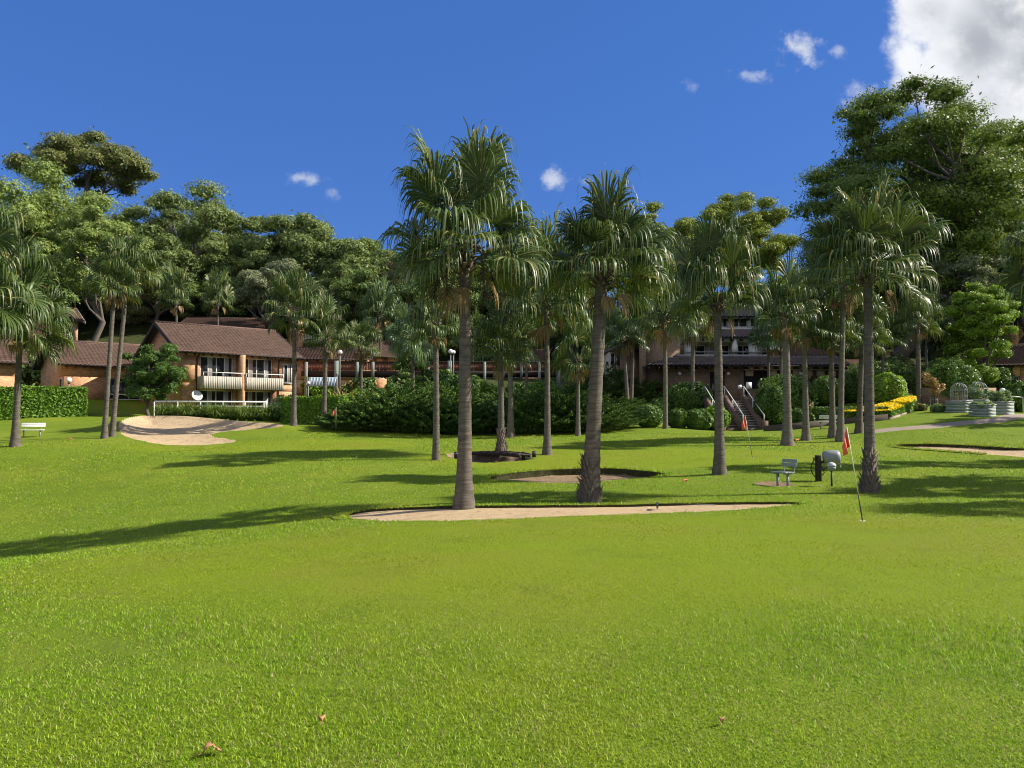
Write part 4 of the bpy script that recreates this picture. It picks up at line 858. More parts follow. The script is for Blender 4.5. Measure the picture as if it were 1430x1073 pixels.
def flower_hedge():
    r = empty('flowering_hedge', (0, 0, 0)); tag(r, 'bright yellow flowering hedge above the stone kerb', 'hedge'); rg = np.random.default_rng(77); VF = []; VG = []; segs = []
    prs = [((1172, 575, 45.5), (1172, 571.5, 46.5)), ((1217, 574.5, 45), (1217, 567, 46.8)), ((1246, 573.5, 44.7), (1243, 561, 47.5)), ((1265, 565, 46.6), (1262, 554, 49.5)), ((1279, 558.5, 48.6), (1278, 554, 50))]
    prs = [(P(*p), P(*q)) for p, q in prs]
    for (f0, b0), (f1, b1) in zip(prs[:-1], prs[1:]):
        ar = np.linalg.norm(np.cross(f1 - f0, b0 - f0)); k = int(ar * 1300); u_, v_ = rg.random((k, 1)), rg.random((k, 1))
        C = (f0 * (1 - u_) + f1 * u_) * (1 - v_) + (b0 * (1 - u_) + b1 * u_) * v_; VF.append(leaf_quads(C + rg.normal(size=(k, 3)) * [.02, .02, .022], np.tile([.2, -.2, 1.], (k, 1)), .06, .8, .45, .3, rg))
        k = int(ar * 260); u_, v_ = rg.random((k, 1)), rg.random((k, 1)); C = (f0 * (1 - u_) + f1 * u_) * (1 - v_) + (b0 * (1 - u_) + b1 * u_) * v_ - np.array([0, 0, 1.]) * (.07 + .5 * rg.random((k, 1))); VG.append(leaf_quads(C, rg.normal(size=(k, 3)), .11, .6, 1, .1, rg))
        L = np.linalg.norm(f1 - f0); k = int(L * .62 * 420); u_ = rg.random((k, 1)); C = f0 * (1 - u_) + f1 * u_ - np.array([0, 0, 1.]) * (.62 * rg.random((k, 1))) + rg.normal(size=(k, 3)) * .03; VG.append(leaf_quads(C, np.tile([.5, -1., 0], (k, 1)), .08, .5, .8, .1, rg)); segs.append((f0 * .5 + b0 * .5, f1 * .5 + b1 * .5, 1))
    link('flowers', qmesh('flowers', np.concatenate(VF), M['flower']), r); link('foliage', qmesh('foliage', np.concatenate(VG), M['hedge']), r)
    mb = MB()
    for p, q, wd in segs:
        for t in np.linspace(.1, .9, 6):
            e = p + (q - p) * t; mb.tube([(e[0], e[1], H(e[0], e[1]) - .05), (e[0], e[1], e[2] - .1)], .03, 5)
    mb.build('stems', M['bark'], r)
flower_hedge()
def strap_clump(seed, r, h, n, mk='strap'):
    rg = np.random.default_rng(seed); K = 5; an = rg.random(n) * 6.283; L = h * rg.uniform(.8, 1.5, n); lean = rg.uniform(.1, 1.0, n); base = np.c_[np.cos(an), np.sin(an), np.zeros(n)] * (r * .3 * rg.random(n))[:, None]
    d = unit(np.c_[np.cos(an) * lean, np.sin(an) * lean, np.ones(n)]); e = np.c_[-np.sin(an), np.cos(an), np.zeros(n)]; p = base; nodes = [p]
    for k in range(K): d = unit(d + np.array([0, 0, -1.]) * .16 * k); p = p + d * (L / K)[:, None]; nodes.append(p)
    nd = np.stack(nodes, 1); w = (np.array([.02, .026, .026, .022, .014, .003]) * 1.0)[None, :, None]; V = np.stack([nd - e[:, None] * w, nd + e[:, None] * w], 2)
    ix = np.arange(n * (K + 1) * 2).reshape(n, K + 1, 2); Q = np.stack([ix[:, :-1, 0], ix[:, :-1, 1], ix[:, 1:, 1], ix[:, 1:, 0]], -1).reshape(-1, 4)
    return quads_mesh('foliage', V.reshape(-1, 3), Q, M[mk])
STRAP = [strap_clump(600 + i, .7, .95, 260) for i in range(3)]
for i, px in enumerate((228, 243, 258, 272, 286, 299, 312, 325, 338, 350, 362, 373, 384)):
    D = 50.2 + .35 * math.sin(i * 2.1); b = onground(px, D); b[2] += .10; r = empty('strappy_plant', b, i * 1.3); r.scale = (1, 1, 1.08 - .12 * abs(math.sin(i * 1.7)))
    tag(r, 'clump of arching strap leaves between the sand bunker and the white railing', 'plant', 'strap leaved clumps along the railing'); link('foliage', STRAP[i % 3], r)
r = empty('spiky_shrub', onground(481, 60)); tag(r, 'yellow blotched spiky shrub in front of the walkway', 'shrub'); r.scale = (1.6, 1.6, 2.3); o = link('foliage', strap_clump(640, .8, 1.0, 150, 'croton'), r)
mb = MB(); [mb.tube([(0, 0, -.1), (math.cos(k) * .25, math.sin(k) * .25, .5)], .03, 5) for k in range(5)]; mb.build('stems', M['bark'], r)

# ------------------------------------------------------------------ buildings
def wall_panel(mb, x0, x1, z0, z1, y0, y1, holes=()):
    """a wall along x with real openings"""
    xs = sorted({x0, x1, *[min(max(h[0], x0), x1) for h in holes], *[min(max(h[1], x0), x1) for h in holes]}); zs = sorted({z0, z1, *[h[2] for h in holes], *[h[3] for h in holes]})
    for i in range(len(xs) - 1):
        run = None
        for j in range(len(zs) - 1):
            cx_, cz = (xs[i] + xs[i + 1]) / 2, (zs[j] + zs[j + 1]) / 2
            if any(h[0] < cx_ < h[1] and h[2] < cz < h[3] for h in holes): continue
            mb.box(xs[i], xs[i + 1], y0, y1, zs[j], zs[j + 1])
def window(root, x0, x1, z0, z1, y, name='window', fm='white', mull=2, rail=None, f=.05, curtain=False):
    """frame set in the opening, panes behind it as a sub-part"""
    mb = MB(); d0, d1 = y + .06, y + .13
    mb.box(x0, x1, d0, d1, z0, z0 + f).box(x0, x1, d0, d1, z1 - f, z1).box(x0, x0 + f, d0, d1, z0 + f, z1 - f).box(x1 - f, x1, d0, d1, z0 + f, z1 - f)
    for k in range(1, mull): xm = x0 + (x1 - x0) * k / mull; mb.box(xm - f / 2, xm + f / 2, d0 + .004, d1 - .004, z0 + f, z1 - f)
    if rail: mb.box(x0 + f, x1 - f, d0 + .008, d1 - .008, rail - f / 2, rail + f / 2)
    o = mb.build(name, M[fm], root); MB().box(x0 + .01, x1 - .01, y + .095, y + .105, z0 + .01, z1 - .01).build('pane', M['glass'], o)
    if curtain:
        mb = MB()
        for k in range(mull):
            if (k + int(x0 * 3)) % 2: continue
            a = x0 + (x1 - x0) * k / mull; b = a + (x1 - x0) / mull * .45
            n = 6
            for q in range(n): xa = a + .05 + (b - a) * q / n; mb.box(xa, xa + (b - a) / n * .8, y + .070 + .012 * (q % 2), y + .090, z0 + .06, z1 - .06)
        mb.build('curtain', M['curtain'], o)
    return o
def tile_slope(L, run, rise, x0, y_e, z_e, flip=False, pan=.30, course=.32, fine=4, hipl=0., hipr=0.):
    """overlapping courses of wavy tiles, from the eave line upwards; flip for the back slope"""
    sl = math.hypot(run, rise); n = max(2, int(sl / course)); nx = max(4, int(L / pan * fine)); cy, cz = run / sl, rise / sl; V = []; Q = []
    xs = np.linspace(0, L, nx + 1)
    for i in range(n):
        for v, off in ((sl * i / n - (.03 if i else 0), .055), (sl * (i + 1) / n, .012)):
            f = v / sl; lo = hipl * f; hi = L - hipr * f; xx = np.clip(xs, lo, hi); o = off + .028 * np.sin(2 * math.pi * xs / pan)
            V.append(np.c_[x0 + xx, y_e + (v * cy - o * cz) * (-1 if flip else 1), z_e + v * cz + o * cy])
    k = nx + 1
    for r in range(2 * n - 1):
        a = np.arange(nx) + r * k; q = np.stack([a, a + 1, a + 1 + k, a + k], -1); Q.append(q[:, ::-1] if flip else q)
    return np.concatenate(V), np.concatenate(Q)
def slope_obj(root, name, m, slopes):
    Vs = []; Qs = []; b = 0
    for V, Q in slopes: Vs.append(V); Qs.append(Q + b); b += len(V)
    return link(name, quads_mesh(name, np.concatenate(Vs), np.concatenate(Qs), M[m]), root)
def gable_roof(root, L, Wd, ze, rise, ov=.55, gov=.55, tile='tile', rafters=True, barge='dark_timber', gutter='dark_timber', raf_step=.62):
    run = Wd / 2 + ov; x0 = -gov; LL = L + 2 * gov; k = rise / run
    ro = slope_obj(root, 'roof', tile, [tile_slope(LL, run, rise, x0, -ov, ze), tile_slope(LL, run, rise, x0, Wd + ov, ze, True, fine=3)])
    mb = MB()   # boarding under the tiles
    mb.hexa([(x0 + .03, -ov + .02, ze - .07), (x0 + LL - .03, -ov + .02, ze - .07), (x0 + LL - .03, Wd / 2, ze + rise - .07), (x0 + .03, Wd / 2, ze + rise - .07)], [(x0 + .03, -ov + .02, ze - .01), (x0 + LL - .03, -ov + .02, ze - .01), (x0 + LL - .03, Wd / 2, ze + rise - .01), (x0 + .03, Wd / 2, ze + rise - .01)])
    mb.hexa([(x0 + .03, Wd / 2 + .001, ze + rise - .07), (x0 + LL - .03, Wd / 2 + .001, ze + rise - .07), (x0 + LL - .03, Wd + ov - .02, ze - .07), (x0 + .03, Wd + ov - .02, ze - .07)], [(x0 + .03, Wd / 2 + .001, ze + rise - .01), (x0 + LL - .03, Wd / 2 + .001, ze + rise - .01), (x0 + LL - .03, Wd + ov - .02, ze - .01), (x0 + .03, Wd + ov - .02, ze - .01)])
    mb.build('soffit', M['dark_timber'], ro)
    mb = MB(); n = int(LL / .45)
    mb.tube([(x0, Wd / 2, ze + rise + .03), (x0 + LL, Wd / 2, ze + rise + .03)], .10, 8); mb.build('ridge_cap', M[tile], ro)
    for xx in (x0 - .045, x0 + LL + .001):
        mb = MB()
        for ya, za, yb, zb in ((-ov, ze, Wd / 2, ze + rise), (Wd / 2 + .001, ze + rise, Wd + ov, ze)):
            mb.hexa([(xx, ya, za - .24), (xx + .044, ya, za - .24), (xx + .044, yb, zb - .24), (xx, yb, zb - .24)], [(xx, ya, za + .06), (xx + .044, ya, za + .06), (xx + .044, yb, zb + .06), (xx, yb, zb + .06)])
        mb.build('barge_board', M[barge], ro)
    MB().box(x0, x0 + LL, -ov - .13, -ov - .005, ze - .09, ze + .03).build('gutter', M[gutter], ro)
    if rafters:
        me = MB().hexa([(-.045, -ov - .05, ze - .24), (.045, -ov - .05, ze - .24), (.045, .0, ze - .24 + k * ov), (-.045, .0, ze - .24 + k * ov)], [(-.045, -ov - .05, ze - .10), (.045, -ov - .05, ze - .10), (.045, .0, ze - .075 + k * ov), (-.045, .0, ze - .075 + k * ov)]).mesh('rafter', M['dark_timber'])
        for i in range(int(L / raf_step) + 1): link('rafter', me, ro, (min(L - .05, .05 + i * raf_step), 0, 0))
    return ro
def house_root(name, label, px, D, rz, z=None, cat='house', group=None):
    b = onground(px, D); r = empty(name, (b[0], b[1], b[2] if z is None else z), rz); return tag(r, label, cat, group)
def shell(root, L, Wd, ze, rise, holes=(), ov=.55, m='brick', t=.24, z0=-1.2, side_holes=()):
    mb = MB(); wall_panel(mb, 0, L, z0, ze + .12, 0, t, holes); mb.box(0, L, Wd - t, Wd, z0, ze + .12)
    zz = ze + ov * rise / (Wd / 2 + ov) - .09; apex = ze + rise - .09
    for xa, xb in ((.003, t), (L - t, L - .003)):
        mb.add([(xa, t, z0), (xb, t, z0), (xb, Wd - t, z0), (xa, Wd - t, z0), (xa, t, zz), (xb, t, zz), (xb, Wd - t, zz), (xa, Wd - t, zz), (xa, Wd / 2, apex), (xb, Wd / 2, apex)],
               [(0, 3, 7, 8, 4), (1, 5, 9, 6, 2), (0, 1, 2, 3), (4, 8, 9, 5), (8, 7, 6, 9), (0, 4, 5, 1), (3, 2, 6, 7)])
    mb.build('wall', M[m], root)
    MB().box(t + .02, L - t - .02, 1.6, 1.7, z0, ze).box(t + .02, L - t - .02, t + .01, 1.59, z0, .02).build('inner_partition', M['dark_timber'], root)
RZ = R(42); GRP_H = 'brick houses with brown tiled roofs'
# two-storey balcony house
def balcony_house():
    r = house_root('brick_house', 'two storey brick house with pale boarded balconies and satellite dish', 254, 57, RZ, z=1.25, group=GRP_H); L, Wd, ze, rise = 8.7, 9.2, 4.95, 2.55
    hs = [(1.25, 3.75, 2.75, 4.75), (4.35, 6.9, 2.75, 4.75), (1.25, 3.75, .1, 2.25), (4.35, 6.9, .1, 2.25)]
    shell(r, L, Wd, ze, rise, hs); gable_roof(r, L, Wd, ze, rise)
    for x0, x1, z0, z1 in hs: window(r, x0 + .01, x1 - .01, z0, z1, .08, 'glazed_door', 'white', 4, curtain=True, f=.07)
    for xa, xb in ((1.05, 3.9), (4.25, 7.2)):
        mb = MB().box(xa, xb, -1.15, -.02, 2.42, 2.56)
        bo = mb.build('balcony_floor', M['dark_timber'], r); mb = MB(); n = int((xb - xa) / .16)
        for k in range(n): x = xa + (xb - xa) * k / n; mb.box(x + .006, x + (xb - xa) / n - .006, -1.20 + .012 * (k % 2), -1.162, 2.32, 3.22)
        for k in range(7): y = -1.15 + k * .16; mb.box(xa - .035, xa - .005, y, y + .145, 2.32, 3.22); mb.box(xb + .005, xb + .035, y, y + .145, 2.32, 3.22)
        mb.build('balustrade', M['paling'], bo); MB().bar((xa - .03, -1.18, 3.50), (xb + .03, -1.18, 3.50), .05).bar((xa, -1.18, 3.2), (xa, -1.18, 3.5), .035).bar((xb, -1.18, 3.2), (xb, -1.18, 3.5), .035).bar(((xa + xb) / 2, -1.18, 3.2), ((xa + xb) / 2, -1.18, 3.5), .035).build('handrail', M['white'], bo)
    mb = MB().box(3.95, 4.2, -1.1, -.02, -1, 4.9); mb.build('brick_pier', M['brick'], r)
    MB().tube([(1.0, -.06, -.5), (1.0, -.06, 4.6), (1.0, -.5, 4.85)], .04, 8).build('downpipe', M['dark_timber'], r); MB().tube([(7.35, -.06, -.5), (7.35, -.06, 4.6), (7.35, -.5, 4.85)], .04, 8).build('downpipe', M['dark_timber'], r)
    d = MB(); d.lathe([(.02, 0), (.22, .03), (.33, .09), (.40, .15), (.40, .16), (.32, .11), (.2, .05), (.02, .02)], 20); o = d.build('satellite_dish', M['gutter'], r, True); o.location = (.72, -.75, 1.75); o.rotation_euler = (R(65), R(12), 0)
    MB().bar((.72, -.05, 1.55), (.72, -.68, 1.7), .05).build('dish_bracket', M['grey_metal'], r)
    window(r, 7.75, 8.45, 2.9, 4.4, -.14, 'side_window', 'white', 2, curtain=True)
balcony_house()
def cottage(label, px, D, L, Wd, z, ze, rise, porch=True):
    r = house_root('brick_cottage', label, px, D, RZ, z=z, group=GRP_H)
    hs = [(L * .48, L * .9, -.2, 2.1)] if porch else [(L * .35, L * .65, .9, 2.1)]
    shell(r, L, Wd, ze, rise, hs); gable_roof(r, L, Wd, ze, rise)
    x0, x1, z0, z1 = hs[0]; window(r, x0 + .01, x1 - .01, z0, z1, .1, 'glazed_door' if porch else 'window', 'white', 3, f=.06)
    if porch: MB().bar((L * .46, -1.0, .75), (L * .95, -1.0, .75), .06).bar((L * .46, -1.0, .35), (L * .95, -1.0, .35), .05).bar((L * .46, -1.0, -.3), (L * .46, -1.0, .78), .05).bar((L * .95, -1.0, -.3), (L * .95, -1.0, .78), .05).build('porch_rail', M['white'], r)
    mb = MB(); y0, y1 = Wd * .02 + .3, Wd * .02 + 1.0   # window in the gable wall
    mb.box(-.04, .0, y0, y1, .3, 2.0); w = mb.build('side_window', M['white'], r); MB().box(-.05, -.041, y0 + .07, y1 - .07, .38, 1.92).build('pane', M['glass'], w)
    return r
cottage('single storey brick cottage behind the long clipped hedge', 88, 61, 6.3, 8.0, 2.55, 3.0, 2.15)
r1 = cottage('brick cottage cut off by the photo edge behind the hedge block', 88, 61, 8.0, 8.0, 2.2, 3.05, 2.6, False)
q = P(23, 560, 54.5); r1.location = (q[0] - math.cos(RZ) * 8.0, q[1] - math.sin(RZ) * 8.0, 2.2)
def upper_house(label, px, D, z, L, Wd, ze, rise, rz, holes=(), m='brick', barge='dark_timber', tile='tile', balcony=False):
    r = house_root('brick_house', label, px, D, rz, z=z, group=GRP_H); shell(r, L, Wd, ze, rise, holes, m=m); gable_roof(r, L, Wd, ze, rise, tile=tile, barge=barge, raf_step=.9)
    for x0, x1, z0, z1 in holes: window(r, x0 + .01, x1 - .01, z0, z1, .08, 'window', 'white', 3)
    if balcony: 
        x0, x1, z0, z1 = holes[0]; mb = MB(); n = int((x1 - x0 + .6) / .2)
        for k in range(n): x = x0 - .3 + k * .2; mb.box(x, x + .185, -1.0 + .01 * (k % 2), -.95, z0 - .25, z0 + .75)
        mb.box(x0 - .3, x1 + .3, -.94, -.01, z0 - .2, z0 - .06); bo = mb.build('balcony', M['paling'], r); MB().bar((x0 - .3, -.97, z0 + .98), (x1 + .3, -.97, z0 + .98), .06).build('handrail', M['white'], bo)
        MB().box(x0 - .75, x0 - .32, -1.0, -.01, -1, ze).build('brick_pier', M['brick'], r); MB().box(x1 + .32, x1 + .75, -1.0, -.01, -1, ze).build('brick_pier', M['brick'], r)
    return r
upper_house('brick house on the slope above the cottages with light edged roof', 50, 80, Zat(482, 80), 3.6, 9, 2.6, 1.9, R(38), [(2.4, 3.3, .2, 2.2)], barge='gutter')
upper_house('wide brown roofed house behind the balcony house ridge', 250, 84, Zat(484, 84), 9.5, 9, 1.9, 1.7, R(8))
upper_house('brick house with white railed balcony above the walkway', 408, 80, Zat(492, 80), 4.3, 8, 3.4, 1.6, R(20), [(1.2, 3.1, 1.1, 3.2)], balcony=True)
upper_house('long low roofed brick house behind the walkway end', 414, 74, Zat(540, 74), 6.4, 7, 2.55, 1.35, R(6), [(1, 2, .6, 2)])
upper_house('brick house with pointed roof among the trees above the walkway', 465, 92, Zat(478, 92), 5.4, 6, 2.5, 1.6, R(24))
upper_house('brick house with roof showing behind the short palm and the lamp', 512, 79, Zat(540, 79), 4.6, 7, 3.0, 2.0, R(30), [(1, 2.2, .8, 2.2)])
upper_house('lit tan roofed house behind the middle of the walkway', 690, 84, Zat(548, 84), 4.9, 8, 2.9, 1.85, R(-14), [(1, 3, .6, 2.1)], m='brick')
upper_house('low roofed house behind the walkway near the clubhouse', 756, 88, Zat(545, 88), 6.5, 8, 2.7, 1.3, R(12), [(1, 2.4, .6, 2.1)])
upper_house('brick house with porch at the photo edge behind the planters', 1393, 60, Zat(566, 60), 6.0, 7, 3.0, 1.8, R(-14), [(.5, 1.6, .1, 2.2), (2.4, 4.2, .4, 2.2)])
upper_house('upper brick house hidden in the trees above the planters', 1398, 78, Zat(468, 78), 6.0, 7, 2.6, 1.8, R(-10), [(.6, 1.8, .6, 2.1), (2.6, 3.8, .6, 2.1)])

# ------------------------------------------------------------------ clubhouse
def clubhouse():
    D = 60.; mpp = D / F_PX
    ox = X(930, D); r = empty('clubhouse', (ox, D, 2.75)); tag(r, 'three storey brown brick clubhouse with tiled roof bands and white upper balcony', 'building')
    lx = lambda px, d=0.: X(px, D + d) - ox
    zz = lambda py, d=0.: Zat(py, D + d) - 2.75
    # ground floor: brick wing and glazed wing
    x0, x1, x2 = lx(930), lx(1034), lx(1178); ze = zz(509)
    door = (lx(992), lx(1013), -.6, 2.2)
    mb = MB(); wall_panel(mb, x0, x1, -2.2, ze, 0, .25, [door]); mb.box(x0, x0 + .25, .26, 9, -2.2, ze); mb.build('wall', M['brick_brown'], r); MB().box(x1 + .002, x1 + .3, .0, .3, -2.2, ze).build('brick_pier', M['brick_brown'], r); MB().box(x2 - .3, x2, 0, 9, -2.2, ze).build('side_wall', M['brick_brown'], r)
    window(r, door[0] + .01, door[1] - .01, door[2], door[3], .08, 'door', 'brown_timber', 2)
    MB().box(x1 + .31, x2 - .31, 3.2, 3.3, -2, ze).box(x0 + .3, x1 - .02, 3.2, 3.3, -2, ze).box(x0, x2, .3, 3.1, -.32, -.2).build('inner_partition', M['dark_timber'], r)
    n = 8; wbay = (x2 - .3 - x1 - .3) / n
    for k in range(n):
        a = x1 + .3 + wbay * k; fm = 'brown_timber' if k > 3 else 'dark_timber'
        w = window(r, a + .01, a + wbay - .01, -.2, ze - .45, .05, 'glazed_bay', fm, 2, rail=zz(526), f=.10)
        if k != 1: MB().box(a + .15, a + wbay - .15, .085, .12, zz(525.5), zz(517.5)).build('panel', M['cream'], w)
    MB().box(x1 + .3, x2 - .3, .0, .24, ze - .44, ze).build('fascia', M['cream'], r)
    for px in (949, 1017, 1118): 
        g = MB().globe((lx(px), -.16, zz(522)), .14).build('wall_lamp', M['lamp_globe'], r, True); MB().bar((lx(px), .0, zz(522)), (lx(px), -.1, zz(522)), .1).build('bracket', M['black'], g)
    # roof band over the ground floor
    def band(name, xa, xb, ye, zeave, ztop, run, tile='tile_grey', hipl=0., hipr=0., raf=.75, soff=True):
        ro = slope_obj(r, name, tile, [tile_slope(xb - xa, run, ztop - zeave, xa, ye, zeave, hipl=hipl, hipr=hipr)])
        MB().hexa([(xa + .05, ye + .03, zeave - .10), (xb - .05, ye + .03, zeave - .10), (xb - .05 - hipr, ye + run, ztop - .10), (xa + .05 + hipl, ye + run, ztop - .10)], [(xa + .05, ye + .03, zeave - .02), (xb - .05, ye + .03, zeave - .02), (xb - .05 - hipr, ye + run, ztop - .02), (xa + .05 + hipl, ye + run, ztop - .02)]).build('soffit', M['dark_timber'], ro)
        me = MB().hexa([(-.05, ye - .08, zeave - .30), (.05, ye - .08, zeave - .30), (.05, ye + 1.0, zeave - .25), (-.05, ye + 1.0, zeave - .25)], [(-.05, ye - .08, zeave - .14), (.05, ye - .08, zeave - .14), (.05, ye + 1.0, zeave - .11), (-.05, ye + 1.0, zeave - .11)]).mesh('rafter', M['dark_timber'])
        if raf:
            for i in range(int((xb - xa - .3) / raf) + 1): link('rafter', me, ro, (xa + .15 + i * raf, 0, 0))
        return ro
    xl = lx(900); ro = band('roof', xl, lx(1182), -1.1, zz(510, -1.1), zz(497, .9), 2.0, hipl=lx(952) - lx(900), hipr=.4)
    MB().box(lx(951), lx(1080), .86, .98, zz(497.2, .9), zz(495.6, .9)).build('gutter', M['gutter'], ro)
    # side slope of that roof going back along the brick wing
    slope_obj(r, 'side_roof', 'tile_grey', [(np.array([(xl, -1.1, zz(510, -1.1)), (lx(952), .9, zz(497, .9)), (lx(952), 8, zz(497, .9)), (xl, 8, zz(510, -1.1)), (xl, -1.1, zz(510, -1.1) - .1), (xl, 8, zz(510, -1.1) - .1)]), np.array([(0, 1, 2, 3), (0, 3, 5, 4)]))])
    # taller hipped part over the glazed wing
    slope_obj(r, 'hip_roof', 'tile', [tile_slope(lx(1178) - lx(1098), 3.2, zz(482, 3.9) - zz(497, .9), lx(1098), .95, zz(496.5, .9), hipl=.6, hipr=1.4)])
    # first floor, set back
    y1 = 2.4; d = 2.4; a, b = lx(958, d), lx(1098, d); zf, zc = zz(499, d), zz(470, d)
    mb = MB(); hs = [(lx(962, d) + i * 1.95 * 1.0, lx(962, d) + i * 1.95 + 1.7, zf, zz(480, d)) for i in range(4)]; wall_panel(mb, a, b, zf - 1, zc, y1 + 1.3, y1 + 1.5, hs); mb.box(a, a + .2, y1 + 1.51, 9, zf - 1, zc); mb.box(b - .2, b, y1 + 1.51, 9, zf - 1, zc); mb.build('balcony_wall', M['cream'], r)
    for h in hs: window(r, h[0] + .01, h[1] - .01, h[2], h[3], y1 + 1.33, 'balcony_window', 'white', 2, curtain=True, f=.08)
    MB().box(a - .6, b, y1 - .15, y1 + .05, zz(478, d), zz(470.5, d)).build('balcony_fascia', M['white'], r)
    for px in (962, 1052, 1086): MB().box(lx(px, d) - .32, lx(px, d) + .32, y1 - .1, y1 + .12, zf, zz(478, d)).build('balcony_post', M['white'], r)
    MB().bar((a, y1 - .2, zz(492, d)), (b, y1 - .2, zz(492, d)), .05).build('balcony_rail', M['gutter'], r)
    MB().box(a, b, y1, 9, zf - .3, zf - .02).build('balcony_floor', M['dark_timber'], r)
    ro2 = band('roof', lx(955, 1.6), lx(1085, 1.6), 1.6, zz(471, 1.6), zz(460, 3.4), 1.8, hipl=.5, hipr=.5, raf=.75)
    MB().box(lx(959, 3.4), lx(1082, 3.4), 3.36, 3.48, zz(460.2, 3.4), zz(458.6, 3.4)).build('gutter', M['gutter'], ro2)
    # second floor
    d = 4.0; a, b = lx(962, d), lx(1080, d); zf, zc = zz(461, d), zz(442, d)
    hs = [(a + .2 + i * 1.62, a + .2 + i * 1.62 + 1.45, zz(457.5, d), zz(444, d)) for i in range(4)]
    mb = MB(); wall_panel(mb, a, b, zf - .8, zc + .1, d, d + .2, hs); mb.box(a, a + .2, d + .21, 10, zf - .8, zc + .1); mb.box(b - .2, b, d + .21, 10, zf - .8, zc + .1); mb.build('upper_wall', M['white'], r)
    for h in hs: window(r, h[0] + .01, h[1] - .01, h[2], h[3], d + .02, 'upper_window', 'white', 2, curtain=True, f=.09)
    band('roof', lx(954, 3), lx(1088, 3), 3.0, zz(442, 3), zz(424, 6.4), 3.4, hipl=1.4, hipr=1.4)
    # brick tower and side wing on the left
    d = 1.2; MB().box(lx(897, d), lx(950, d), d, d + 6, -2.5, zz(452, d)).build('tower', M['brick_brown'], r); MB().box(lx(893, d), lx(902, d), d - .35, d - .005, -2.5, zz(462, d)).build('buttress', M['brick_brown'], r)
    d = 2.4; MB().box(lx(868, d), lx(896, d), d, d + 8, -2.5, zz(484, d)).build('side_wing', M['brick_brown'], r)
    xa, xb = lx(842, 6), lx(896, 1.4); ze2 = zz(489, 1.4)
    mb = MB(); mb.hexa([(lx(856, 1.6), 1.4, ze2), (xb, 1.4, ze2 + .05), (xb, 9, ze2 + .05), (lx(846, 1.6), 9, ze2)], [(lx(856, 1.6), 1.4, ze2 + .18), (xb, 1.4, ze2 + 1.5), (xb, 9, ze2 + 1.5), (lx(846, 1.6), 9, ze2 + .18)]); mb.build('wing_roof', M['tile_grey'], r)
    d = 3.0; mb = MB(); mb.box(lx(851, d), lx(868, d) - .01, d, d + 6, -2.5, ze2 - .02); mb.build('wing_bay', M['cream'], r); 
    window(r, lx(852.5, d), lx(859, d), zz(512, d), zz(493, d), d - .15, 'wing_window', 'white', 1); window(r, lx(860.5, d), lx(867, d), zz(512, d), zz(493, d), d - .15, 'wing_window', 'white', 1)
    # brick end wall on the other side
    d = 1.5; MB().box(lx(1183, d), lx(1216, d), d, d + .3, -2.5, zz(502, d)).build('end_wall', M['brick'], r)
    return r
clubhouse()
def umbrella_closed(px, D, z, label):
    r = empty('folded_umbrella', (X(px, D), D, z)); tag(r, label, 'umbrella', 'folded umbrellas on the clubhouse balcony')
    MB().tube([(0, 0, 0), (0, 0, 1.75)], .03, 8).build('pole', M['white'], r); mb = MB(); n = 12
    prof = [(.26, .35), (.22, .8), (.14, 1.3), (.05, 1.7)]
    mb.lathe([(a, z_) for a, z_ in prof], n); 
    for i in range(len(mb.v)):
        x, y, z_ = mb.v[i]; k = 1.15 if i % 2 else .75; mb.v[i] = (x * k, y * k, z_)
    mb.build('canopy', M['white'], r)
zb = Zat(499, 62.4) 
umbrella_closed(1027, 61.9, zb, 'folded white umbrella on the clubhouse balcony before the windows'); umbrella_closed(1077, 61.9, zb, 'folded white umbrella at the far end of the clubhouse balcony')
